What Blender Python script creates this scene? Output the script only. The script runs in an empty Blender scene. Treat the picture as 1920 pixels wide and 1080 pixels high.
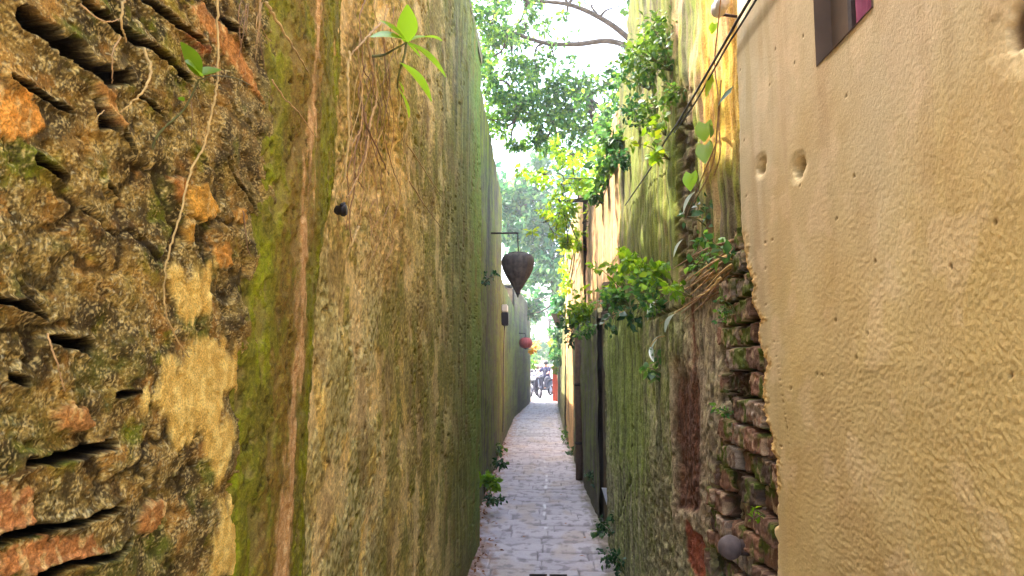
import bpy, math, random
import numpy as np
from mathutils import Vector, Euler, Matrix
R = math.radians
random.seed(7)
SC = bpy.context.scene
COL = SC.collection

# ------------------------------------------------------------------ camera, sky, sun, exposure
FPX, CAMZ = 1400.0, 1.6
cam_d = bpy.data.cameras.new('camera')
cam = bpy.data.objects.new('camera', cam_d)
COL.objects.link(cam)
cam_d.sensor_width = 36.0
cam_d.lens = 36.0 * FPX / 1920.0
cam_d.clip_start, cam_d.clip_end = 0.02, 2000
CAM_ROT = Euler((R(90 + 5.72), 0, R(2.25)))
cam.location = (0, 0, CAMZ)
cam.rotation_euler = CAM_ROT
SC.camera = cam

SUN_DIR = Vector((-1.0, 0.55, 1.80)).normalized()      # towards the sun
elev = math.asin(SUN_DIR.z)
world = bpy.data.worlds.new('World')
SC.world = world
world.use_nodes = True
wn = world.node_tree
sky = wn.nodes.new('ShaderNodeTexSky')
sky.sky_type = 'NISHITA'
sky.sun_disc = False
sky.sun_elevation = elev
sky.sun_rotation = math.atan2(SUN_DIR.x, SUN_DIR.y)
sky.dust_density = 4.0
sky.air_density = 1.0
wn.links.new(sky.outputs[0], wn.nodes['Background'].inputs[0])
wn.nodes['Background'].inputs[1].default_value = 0.15
sun_d = bpy.data.lights.new('sun', 'SUN')
sun_d.energy, sun_d.angle, sun_d.color = 2.1, R(0.5), (1.0, 0.94, 0.82)
sun = bpy.data.objects.new('sun', sun_d)
COL.objects.link(sun)
sun.location = (-20, 11, 36)
sun.rotation_euler = SUN_DIR.to_track_quat('Z', 'Y').to_euler()
SC.view_settings.view_transform = 'Standard'
SC.view_settings.look = 'None'
SC.view_settings.exposure = 3.5
SC.view_settings.gamma = 1.0
SC.cycles.max_bounces = 10
SC.cycles.diffuse_bounces = 6
SC.cycles.transparent_max_bounces = 8
SC.cycles.use_denoising = True
SC.cycles.sample_clamp_indirect = 8

# ------------------------------------------------------------------ helpers: numbers
RM = np.array(CAM_ROT.to_matrix())
def ray(px, py):
    return RM @ np.array([(px - 960) / FPX, -(py - 540) / FPX, -1.0])
def on_wall(px, py, x):                 # where the sight line meets a wall plane: (y, z)
    d = ray(px, py); t = x / d[0]
    return d[1] * t, CAMZ + d[2] * t
def at_depth(px, py, y):
    d = ray(px, py); t = y / d[1]
    return Vector((d[0] * t, y, CAMZ + d[2] * t))
def S(r, g, b):
    f = lambda c: (c / 255 / 12.92) if c / 255 <= .04045 else ((c / 255 + .055) / 1.055) ** 2.4
    return np.array([f(r), f(g), f(b)])
_perms = {}
def perlin(x, y, seed=0):
    if seed not in _perms:
        rs = np.random.RandomState(seed + 11)
        p = rs.permutation(256); a = rs.rand(256) * 2 * np.pi
        _perms[seed] = (np.concatenate([p, p]), np.cos(a), np.sin(a))
    p, gx, gy = _perms[seed]
    xf, yf = np.floor(x), np.floor(y)
    xi, yi = xf.astype(np.int64) & 255, yf.astype(np.int64) & 255
    u, v = x - xf, y - yf
    fu, fv = u * u * u * (u * (u * 6 - 15) + 10), v * v * v * (v * (v * 6 - 15) + 10)
    def g(i, j):
        k = p[p[(xi + i) & 255] + ((yi + j) & 255)]
        return gx[k] * (u - i) + gy[k] * (v - j)
    a = g(0, 0) * (1 - fu) + g(1, 0) * fu
    b = g(0, 1) * (1 - fu) + g(1, 1) * fu
    return (a * (1 - fv) + b * fv) * 1.5
def fbm(x, y, seed=0, o=4, gain=.5):
    r, amp = 0, 1.0
    for i in range(o):
        r = r + amp * perlin(x + 17.3 * i, y - 9.1 * i, seed + i)
        x, y, amp = x * 2.03, y * 2.03, amp * gain
    return r
def billow(x, y, seed=0, o=3):
    r, amp = 0, 1.0
    for i in range(o):
        r = r + amp * np.abs(perlin(x, y, seed + i)); x, y, amp = x * 2.1, y * 2.1, amp * .5
    return r
def ss(a, b, x):
    t = np.clip((x - a) / (b - a), 0, 1)
    return t * t * (3 - 2 * t)
def mix(a, b, m):
    m = np.asarray(m)[..., None]
    return a * (1 - m) + b * m
def worley(x, y, seed=0):
    rs = np.random.RandomState(seed + 501)
    T = rs.rand(64, 64, 3)
    xi, yi = np.floor(x).astype(np.int64), np.floor(y).astype(np.int64)
    f1 = np.full(x.shape, 9.0); f2 = np.full(x.shape, 9.0); idv = np.zeros(x.shape)
    for i in (-1, 0, 1):
        for j in (-1, 0, 1):
            t = T[(xi + i) & 63, (yi + j) & 63]
            d = np.hypot(xi + i + t[..., 0] - x, yi + j + t[..., 1] - y)
            closer = d < f1
            f2 = np.where(closer, f1, np.minimum(f2, d))
            idv = np.where(closer, t[..., 2], idv)
            f1 = np.where(closer, d, f1)
    return f1, f2, idv
def poly_sd(Y, Z, pts):
    pts = np.asarray(pts); n = len(pts)
    d = np.full(Y.shape, 9.0); inside = np.zeros(Y.shape, bool)
    for i in range(n):
        a, b = pts[i], pts[(i + 1) % n]
        d = np.minimum(d, seg_d(Y, Z, a, b))
        c = ((a[1] > Z) != (b[1] > Z))
        with np.errstate(divide='ignore', invalid='ignore'):
            xx = (b[0] - a[0]) * (Z - a[1]) / (b[1] - a[1] + 1e-12) + a[0]
        inside ^= c & (Y < xx)
    return np.where(inside, -d, d)
def seg_d(Y, Z, a, b):
    ey, ez = b[0] - a[0], b[1] - a[1]
    t = np.clip(((Y - a[0]) * ey + (Z - a[1]) * ez) / (ey * ey + ez * ez + 1e-12), 0, 1)
    return np.hypot(Y - a[0] - t * ey, Z - a[1] - t * ez)
def line_d(Y, Z, pts):
    d = np.full(Y.shape, 9.0)
    for a, b in zip(pts[:-1], pts[1:]):
        d = np.minimum(d, seg_d(Y, Z, a, b))
    return d
def graded(a, b, f, scale):             # points from a to b with local spacing f(y)*scale
    out = [a]
    while out[-1] < b:
        out.append(out[-1] + f(out[-1]) * scale)
    out[-1] = b
    return np.array(out)

# ------------------------------------------------------------------ helpers: objects
def new_mesh(name, verts, faces, smooth=True, col=None):
    """faces: (n,3) or (n,4) arrays, or a list of index lists"""
    me = bpy.data.meshes.new(name)
    verts = np.asarray(verts, dtype=np.float32)
    if isinstance(faces, np.ndarray):
        n, k = faces.shape
        me.vertices.add(len(verts)); me.vertices.foreach_set('co', verts.ravel())
        me.loops.add(n * k); me.loops.foreach_set('vertex_index', faces.astype(np.int32).ravel())
        me.polygons.add(n)
        me.polygons.foreach_set('loop_start', np.arange(0, n * k, k, dtype=np.int32))
        me.polygons.foreach_set('loop_total', np.full(n, k, dtype=np.int32))
        me.update(calc_edges=True)
    else:
        me.from_pydata(verts.tolist(), [], faces)
    me.polygons.foreach_set('use_smooth', np.full(len(me.polygons), smooth))
    if col is not None:
        at = me.color_attributes.new('Col', 'FLOAT_COLOR', 'POINT')
        c = np.ones((len(verts), 4), dtype=np.float32); c[:, :3] = np.clip(col.reshape(-1, 3), 0.002, .95)
        at.data.foreach_set('color', c.ravel())
    me.update()
    return me
def link(name, me, mat=None, parent=None):
    o = bpy.data.objects.new(name, me)
    COL.objects.link(o)
    if me is not None and mat is not None:
        me.materials.append(mat)
    if parent is not None:
        o.parent = parent
        top = parent                        # meshes are written in world coordinates; keep them there
        while top.parent is not None: top = top.parent
        if top.get('_world'):
            me.transform(Matrix.Translation(-Vector(top.location)))
    return o
def tag(o, label, cat, group=None, kind=None):
    o['label'] = label; o['category'] = cat
    if group: o['group'] = group
    if kind: o['kind'] = kind
    return o
def thing(name, label, cat, loc=(0, 0, 0), group=None, world=True):
    o = bpy.data.objects.new(name, None); o.empty_display_size = .1
    COL.objects.link(o); o.location = loc
    if world: o['_world'] = 1
    return tag(o, label, cat, group, 'thing')
def struct(o):
    o['kind'] = 'structure'; return o
def copy_tree(o, loc=None, rz=0, scale=1, label=None):
    c = o.copy(); COL.objects.link(c)
    for ch in o.children:
        k = ch.copy(); COL.objects.link(k); k.parent = c
        for g in ch.children:
            q = g.copy(); COL.objects.link(q); q.parent = k
    if loc is not None: c.location = loc
    c.rotation_euler = (0, 0, rz); c.scale = (scale,) * 3
    if label: c['label'] = label
    return c
def grid_faces(nr, nc):
    i = np.arange(nr - 1)[:, None] * nc + np.arange(nc - 1)[None, :]
    i = i.ravel()
    return np.stack([i, i + 1, i + nc + 1, i + nc], 1)
def relief(name, Y, Z, x, sgn, h, col, mat, parent):
    X = x + sgn * h
    v = np.stack([X, Y, Z], -1).reshape(-1, 3)
    f = grid_faces(*Y.shape)
    if sgn < 0: f = f[:, ::-1]
    return link(name, new_mesh(name, v, f, True, col), mat, parent)
class MB:
    def __init__(s): s.v, s.f = [], []
    def add(s, vs, fs):
        n = len(s.v); s.v += [tuple(v) for v in vs]; s.f += [[i + n for i in f] for f in fs]; return s
    def box(s, lo, hi, rot=None, at=None):
        (a, b, c), (d, e, f) = lo, hi
        vs = [Vector(p) for p in ((a,b,c),(d,b,c),(d,e,c),(a,e,c),(a,b,f),(d,b,f),(d,e,f),(a,e,f))]
        if rot is not None: vs = [rot @ v for v in vs]
        if at is not None: vs = [v + Vector(at) for v in vs]
        return s.add(vs, [[0,3,2,1],[4,5,6,7],[0,1,5,4],[1,2,6,5],[2,3,7,6],[3,0,4,7]])
    def tube(s, pts, rad, n=8, cap=True):
        pts = [Vector(p) for p in pts]
        if not hasattr(rad, '__len__'): rad = [rad] * len(pts)
        vs, fs = [], []
        up = Vector((.3, .2, .93))
        for i, p in enumerate(pts):
            d = (pts[min(i + 1, len(pts) - 1)] - pts[max(i - 1, 0)])
            d = d.normalized() if d.length > 1e-9 else Vector((0, 0, 1))
            if abs(d.dot(up)) > .95: u = d.cross(Vector((1, 0, .1))).normalized()
            else: u = d.cross(up).normalized()
            w = d.cross(u)
            for k in range(n):
                a = 2 * math.pi * k / n
                vs.append(p + (u * math.cos(a) + w * math.sin(a)) * rad[i])
        for i in range(len(pts) - 1):
            for k in range(n):
                k2 = (k + 1) % n
                fs.append([i * n + k, i * n + k2, (i + 1) * n + k2, (i + 1) * n + k])
        if cap:
            fs.append(list(range(n))[::-1]); fs.append([(len(pts) - 1) * n + k for k in range(n)])
        return s.add(vs, fs)
    def lathe(s, prof, c=(0, 0, 0), n=24, cap=True, axis='z'):
        vs, fs = [], []
        for r, z in prof:
            for k in range(n):
                a = 2 * math.pi * k / n
                p = (r * math.cos(a), r * math.sin(a), z)
                if axis == 'x': p = (z, r * math.cos(a), r * math.sin(a))
                if axis == 'y': p = (r * math.cos(a), z, r * math.sin(a))
                vs.append(Vector(p) + Vector(c))
        for i in range(len(prof) - 1):
            for k in range(n):
                k2 = (k + 1) % n
                fs.append([i * n + k, i * n + k2, (i + 1) * n + k2, (i + 1) * n + k])
        if cap:
            fs.append(list(range(n))[::-1]); fs.append([(len(prof) - 1) * n + k for k in range(n)])
        return s.add(vs, fs)
    def build(s, name, mat, parent=None, smooth=False):
        return link(name, new_mesh(name, s.v, s.f, smooth), mat, parent)
def spline(pts, n=8):                   # Catmull-Rom through the points
    P = [np.array(p, float) for p in pts]
    P = [2 * P[0] - P[1]] + P + [2 * P[-1] - P[-2]]
    out = []
    for i in range(1, len(P) - 2):
        a, b, c, d = P[i - 1:i + 3]
        for k in range(n):
            t = k / n
            out.append(.5 * (2 * b + (c - a) * t + (2 * a - 5 * b + 4 * c - d) * t * t + (3 * b - a - 3 * c + d) * t ** 3))
    out.append(P[-2])
    return out

# ------------------------------------------------------------------ materials
def nodes(name):
    m = bpy.data.materials.new(name); m.use_nodes = True
    return m, m.node_tree, m.node_tree.nodes['Principled BSDF']
def mat_attr(name, rough=.95, fine=220., amt=.35, bump=.25, dist=.004, spec=.15):
    """surface coloured by the wall's own colour layer, with finer grain and bump on top"""
    m, t, b = nodes(name)
    at = t.nodes.new('ShaderNodeVertexColor'); at.layer_name = 'Col'
    tc = t.nodes.new('ShaderNodeTexCoord')
    nz = t.nodes.new('ShaderNodeTexNoise'); nz.inputs['Scale'].default_value = fine
    nz.inputs['Detail'].default_value = 4; nz.inputs['Roughness'].default_value = .65
    t.links.new(tc.outputs['Object'], nz.inputs['Vector'])
    mr = t.nodes.new('ShaderNodeMapRange')
    mr.inputs[1].default_value, mr.inputs[2].default_value = .25, .75
    mr.inputs[3].default_value, mr.inputs[4].default_value = 1 - amt, 1 + amt
    t.links.new(nz.outputs['Fac'], mr.inputs[0])
    mx = t.nodes.new('ShaderNodeVectorMath'); mx.operation = 'SCALE'
    t.links.new(at.outputs['Color'], mx.inputs[0]); t.links.new(mr.outputs[0], mx.inputs['Scale'])
    t.links.new(mx.outputs[0], b.inputs['Base Color'])
    bp = t.nodes.new('ShaderNodeBump'); bp.inputs['Strength'].default_value = bump; bp.inputs['Distance'].default_value = dist
    t.links.new(nz.outputs['Fac'], bp.inputs['Height']); t.links.new(bp.outputs[0], b.inputs['Normal'])
    b.inputs['Roughness'].default_value = rough
    b.inputs['Specular IOR Level'].default_value = spec
    return m
def mat_plain(name, c, rough=.8, scale=30., amt=.25, bump=.2, metal=0., spec=.3):
    m, t, b = nodes(name)
    tc = t.nodes.new('ShaderNodeTexCoord')
    nz = t.nodes.new('ShaderNodeTexNoise'); nz.inputs['Scale'].default_value = scale; nz.inputs['Detail'].default_value = 5
    t.links.new(tc.outputs['Object'], nz.inputs['Vector'])
    rp = t.nodes.new('ShaderNodeValToRGB')
    c = np.array(c)
    rp.color_ramp.elements[0].position, rp.color_ramp.elements[1].position = .3, .7
    rp.color_ramp.elements[0].color = (*np.clip(c * (1 - amt), 0, 1), 1)
    rp.color_ramp.elements[1].color = (*np.clip(c * (1 + amt), 0, 1), 1)
    t.links.new(nz.outputs['Fac'], rp.inputs[0]); t.links.new(rp.outputs[0], b.inputs['Base Color'])
    bp = t.nodes.new('ShaderNodeBump'); bp.inputs['Strength'].default_value = bump; bp.inputs['Distance'].default_value = .01
    t.links.new(nz.outputs['Fac'], bp.inputs['Height']); t.links.new(bp.outputs[0], b.inputs['Normal'])
    b.inputs['Roughness'].default_value = rough; b.inputs['Metallic'].default_value = metal
    b.inputs['Specular IOR Level'].default_value = spec
    return m
def mat_leaf(name, cols, trans=.45, rough=.45):
    m, t, b = nodes(name)
    ge = t.nodes.new('ShaderNodeNewGeometry')
    rp = t.nodes.new('ShaderNodeValToRGB')
    els = rp.color_ramp.elements
    while len(els) < len(cols): els.new(.5)
    for i, c in enumerate(cols):
        els[i].position = i / (len(cols) - 1); els[i].color = (*c, 1)
    t.links.new(ge.outputs['Random Per Island'], rp.inputs[0])
    t.links.new(rp.outputs[0], b.inputs['Base Color'])
    b.inputs['Roughness'].default_value = rough; b.inputs['Specular IOR Level'].default_value = .35
    tr = t.nodes.new('ShaderNodeBsdfTranslucent')
    hs = t.nodes.new('ShaderNodeHueSaturation'); hs.inputs['Hue'].default_value = .475; hs.inputs['Value'].default_value = 1.9
    t.links.new(rp.outputs[0], hs.inputs['Color']); t.links.new(hs.outputs[0], tr.inputs[0])
    mx = t.nodes.new('ShaderNodeMixShader'); mx.inputs[0].default_value = trans
    t.links.new(b.outputs[0], mx.inputs[1]); t.links.new(tr.outputs[0], mx.inputs[2])
    t.links.new(mx.outputs[0], t.nodes['Material Output'].inputs['Surface'])
    return m
M = {}
M['rubble'] = mat_attr('rubble_masonry', fine=330, amt=.6, bump=.9, dist=.004)
M['moss'] = mat_attr('moss_render', fine=300, amt=.5, bump=.7, dist=.003)
M['plaster'] = mat_attr('old_plaster', fine=130, amt=.5, bump=.7, dist=.005)
M['low_plaster'] = mat_attr('pitted_plaster', fine=55, amt=.55, bump=.8, dist=.010)
M['far_plaster'] = mat_attr('streaked_plaster', fine=40, amt=.3, bump=.4, dist=.012)
M['ochre'] = mat_attr('ochre_render', fine=240, amt=.14, bump=.45, dist=.003)
M['brick'] = mat_attr('broken_brick', fine=260, amt=.4, bump=.5, dist=.004)
M['paving'] = mat_attr('stone_paving', rough=.7, fine=90, amt=.18, bump=.3, dist=.004, spec=.3)
M['core'] = mat_plain('wall_core', S(96, 80, 56), .95, 6)
M['coping'] = mat_plain('mossy_coping', S(122, 116, 78), .95, 14, .5, .6)
M['iron'] = mat_plain('rusty_iron', S(58, 44, 38), .7, 60, .3)
M['root'] = mat_plain('dry_root', S(176, 142, 94), .85, 60, .35)
M['pale_root'] = mat_plain('pale_root', S(188, 158, 98), .8, 60, .25)
M['brown_root'] = mat_plain('brown_root', S(138, 106, 72), .85, 60, .35)
M['stem'] = mat_plain('green_stem', S(92, 92, 46), .7, 40)
M['bark'] = mat_plain('bark', S(78, 66, 52), .9, 18, .4, .5)
M['cable'] = mat_plain('black_cable', S(30, 26, 26), .55, 60)
M['leaf_bright'] = mat_leaf('bright_leaf', [S(64, 108, 12), S(98, 140, 20), S(120, 152, 30)], .5)
M['leaf_big'] = mat_leaf('large_leaf', [S(104, 156, 22), S(122, 174, 30), S(136, 182, 44)], .5, .35)
M['leaf_mid'] = mat_leaf('mid_leaf', [S(34, 76, 34), S(58, 106, 38), S(104, 142, 44)], .5)
M['leaf_dark'] = mat_leaf('dark_leaf', [S(20, 52, 30), S(34, 74, 38), S(66, 106, 44)], .35)
M['leaf_fern'] = mat_leaf('fern_leaf', [S(40, 78, 24), S(66, 104, 30), S(96, 128, 40)], .35)
M['leaf_blue'] = mat_leaf('far_leaf', [S(30, 78, 50), S(52, 104, 58), S(96, 138, 66)], .35)
M['leaf_yellow'] = mat_leaf('yellow_leaf', [S(84, 132, 18), S(118, 160, 24), S(156, 172, 30)], .5)
M['leaf_pale'] = mat_leaf('pale_leaf', [S(120, 136, 120), S(150, 164, 150)], .25, .3)
M['leaf_dead'] = mat_leaf('dead_leaf', [S(110, 70, 36), S(140, 96, 52), S(90, 56, 30)], .2, .8)
M['flower'] = mat_leaf('yellow_flower', [S(220, 170, 20), S(235, 195, 50)], .4, .6)
M['silk'] = mat_plain('lantern_silk', S(96, 84, 76), .75, 14, .5)
M['silk_red'] = mat_plain('red_silk', S(160, 70, 64), .7, 9, .2)
M['clay'] = mat_plain('brown_clay', S(104, 78, 58), .8, 20)
M['white'] = mat_plain('white_paper', S(214, 214, 220), .7, 20, .06)
M['whitewash'] = mat_plain('whitewash', S(214, 206, 204), .9, 3, .08)
M['vermilion'] = mat_plain('vermilion_paint', S(206, 92, 66), .7, 6, .14)
M['dark'] = mat_plain('dark_plastic', S(34, 34, 46), .5, 20, .2)
M['tyre'] = mat_plain('tyre_rubber', S(24, 24, 26), .85, 60, .2)
M['metal'] = mat_plain('dull_metal', S(130, 130, 134), .4, 60, .1, metal=.8)
M['grey_ball'] = mat_plain('grey_stone', S(92, 80, 76), .8, 40, .3)
M['skin'] = mat_plain('skin', S(176, 128, 100), .6, 20, .06)
M['cloth'] = mat_plain('dark_cloth', S(42, 42, 70), .9, 40, .15)
M['trousers'] = mat_plain('grey_cloth', S(60, 60, 68), .9, 40, .15)
M['hair'] = mat_plain('black_hair', S(22, 18, 18), .6, 60, .2)
M['pink'] = mat_plain('pink_cloth', S(158, 82, 108), .85, 14, .3)
M['shutter'] = mat_plain('dark_shutter', S(92, 74, 58), .8, 10, .2)
M['dirt'] = mat_plain('street_dirt', S(150, 132, 110), .95, 2.5, .18)

# ------------------------------------------------------------------ ground and path
g = MB().add([(-900, -900, -.03), (900, -900, -.03), (900, 900, -.03), (-900, 900, -.03)], [[0, 1, 2, 3]]).build('ground', M['dirt'])
struct(g)
def edge_l(y):          # the foot of the left walls along the alley
    return np.interp(y, [-3, 6.8, 6.9, 14, 22, 28, 31, 34], [-.56, -.56, -.7, -.78, -.82, -.66, -.46, -.44])
def edge_r(y):
    return np.interp(y, [-3, 2, 7, 10, 18, 24, 31, 34], [.58, .58, .58, .56, .50, .55, .66, .66])
def build_path():
    ys = np.concatenate([np.linspace(-3, 4.6, 60), graded(4.62, 33.5, lambda y: y * y / (747 * 1.6), .55)])
    u = np.linspace(0, 1, 190)
    Y = np.repeat(ys[:, None], len(u), 1)
    X = edge_l(Y) - .06 + (edge_r(Y) - edge_l(Y) + .12) * u[None, :]
    rowh = .262
    wy = Y + .012 * fbm(X * 3, Y * 3, 3, 2)
    row = np.floor(wy / rowh); fy = wy / rowh - row
    rs = np.random.RandomState(5)
    off = rs.rand(400); idt = rs.rand(400, 16); lens = rs.choice([.34, .42, .52], 400)
    ri = row.astype(int) % 400
    c = (X + 2) / lens[ri] + off[ri]
    ci = np.floor(c).astype(int); fx = c - ci
    tone = idt[ri, ci % 16]
    jw = .02 + .03 * np.clip(fbm(X * 6, Y * 6, 40, 2), -.3, 1)
    jy = np.minimum(fy, 1 - fy) * rowh; jx = np.minimum(fx, 1 - fx) * lens[ri]
    j = np.minimum(jy, jx * 1.6)
    joint = 1 - ss(.2 * jw, .6 * jw, j)
    slab = (tone - .5) * .016
    tilt = (fy - .5) * (idt[ri, (ci + 5) % 16] - .5) * .022
    h = slab + tilt - .014 * joint + .004 * fbm(X * 14, Y * 14, 21, 4) + .008 * fbm(X * 2.2, Y * 1.4, 23, 2)
    col = mix(S(166, 158, 164), S(184, 176, 180), tone)
    col = mix(col, S(172, 152, 132), .5 * ss(.05, .5, fbm(X * 2.5, Y * 1.2, 31, 3)))
    col = mix(col, S(118, 110, 112), .7 * ss(.1, .55, fbm(X * 9, Y * 7, 33, 4)))
    col = mix(col, S(92, 84, 82), joint * .6)
    # dirt and dry leaf dust towards the feet of the walls
    el = X - edge_l(Y); er = edge_r(Y) - X
    nz = fbm(X * 12, Y * 5, 35, 4)
    col = mix(col, S(140, 104, 78), .85 * ss(.24, .0, el + .12 * nz))
    col = mix(col, S(96, 88, 60), .8 * ss(.13, .0, er + .08 * nz))
    # worn white marks down the middle
    xm = .045 + .02 * np.sin(Y * 1.3)
    wm = ss(.026, .008, np.abs(X - xm) + .01 * fbm(X * 40, Y * 12, 37, 2)) * ss(.0, .35, fbm(X * 3, Y * 2.6, 39, 3)) * ss(14, 9, Y)
    col = mix(col, S(226, 224, 226), wm * .9)
    h = h + .05 * ss(.1, 0, el) * (nz > -.2) * .5
    v = np.stack([X, Y, h], -1).reshape(-1, 3)
    return struct(link('path', new_mesh('path', v, grid_faces(*Y.shape), True, col), M['paving']))
build_path()
street = MB().add([(-30, 33.4, -.012), (30, 33.4, -.012), (30, 46, -.012), (-30, 46, -.012)], [[0, 1, 2, 3]]).build('street', mat_plain('street_paving', S(158, 150, 152), .8, 3, .15))
struct(street)

# ------------------------------------------------------------------ left wall near the camera
XL = -.55
TOPL = 4.49
lw = thing('rubble_wall', 'tall old brick and rubble wall on the left with mossy render pilaster and hanging roots', 'wall', (-.75, 3.2, 0))
MB().box((-1.05, -.5, -.02), (-.70, 6.78, TOPL - .04)).build('wall_core', M['core'], lw)
L = lambda *p: [on_wall(a, b, XL) for a, b in p]
gaps = [
    (L((44, 34), (109, 83), (161, 119), (197, 140), (238, 152)), .017, .06),
    (L((150, 2), (192, 34), (233, 60), (290, 98), (360, 150)), .011, .055),
    (L((268, -6), (320, 40), (380, 84)), .010, .05),
    (L((412, 36), (440, 62), (462, 88)), .010, .045),
    (L((6, 143), (70, 178), (135, 212)), .006, .025),
    (L((182, 196), (186, 236), (212, 236), (190, 214)), .010, .06),
    (L((200, 345), (235, 370)), .006, .03),
    (L((60, 300), (115, 332)), .007, .035),
    (L((418, 300), (434, 337), (462, 362), (487, 407)), .007, .04),
    (L((90, 636), (130, 640), (172, 650)), .011, .06),
    (L((36, 872), (120, 856), (210, 832)), .009, .055),
    (L((-30, 1022), (65, 995), (150, 980), (222, 948)), .008, .055),
    (L((60, 1086), (135, 1056), (215, 1040), (240, 1010)), .008, .05),
    (L((370, 425), (370, 470)), .004, .03),
    (L((222, 240), (245, 285)), .006, .035),
    (L((260, 170), (300, 215)), .006, .025),
    (L((-20, 560), (40, 575), (85, 600)), .006, .03),
    (L((0, 705), (40, 715)), .006, .03),
    (L((215, 740), (260, 735)), .005, .02),
]
bricks = [
    (L((-40, 155), (40, 168), (75, 222), (65, 255), (20, 264), (-40, 250)), S(206, 147, 68)),
    (L((345, 8), (375, 6), (440, 80), (470, 140), (492, 192), (452, 150), (398, 84)), S(179, 126, 68)),
    (L((168, 154), (198, 154), (226, 236), (206, 228), (180, 176)), S(177, 131, 70)),
    (L((-40, 925), (55, 915), (62, 985), (-40, 1020)), S(175, 120, 70)),
    (L((2, 1040), (60, 1010), (165, 1003), (185, 1035), (140, 1055), (60, 1078), (2, 1085)), S(179, 122, 70)),
    (L((98, 772), (130, 755), (165, 770), (180, 802), (140, 806), (110, 802)), S(170, 122, 67)),
    (L((255, 975), (288, 934), (310, 940), (305, 975), (280, 1003), (258, 1000)), S(175, 124, 68)),
    (L((315, 330), (346, 334), (342, 376), (325, 372)), S(173, 116, 52)),
    (L((352, 352), (385, 345), (410, 395), (384, 418), (350, 402)), S(201, 153, 65)),
    (L((394, 470), (425, 445), (432, 498), (405, 506)), S(189, 137, 63)),
    (L((344, 410), (360, 410), (363, 458), (350, 456)), S(187, 143, 60)),
    (L((430, 395), (455, 388), (462, 415), (440, 420)), S(181, 133, 58)),
    (L((340, 60), (360, 58), (392, 100), (375, 104)), S(144, 87, 45)),
]
pales = [
    L((280, 752), (325, 662), (372, 628), (430, 648), (442, 722), (398, 792), (330, 842), (300, 790)),
    L((380, 800), (420, 770), (438, 820), (418, 892), (402, 900), (384, 860)),
    L((408, 950), (442, 926), (446, 1090), (392, 1090), (388, 1000)),
    L((320, 520), (392, 486), (402, 560), (345, 596)),
]
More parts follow.
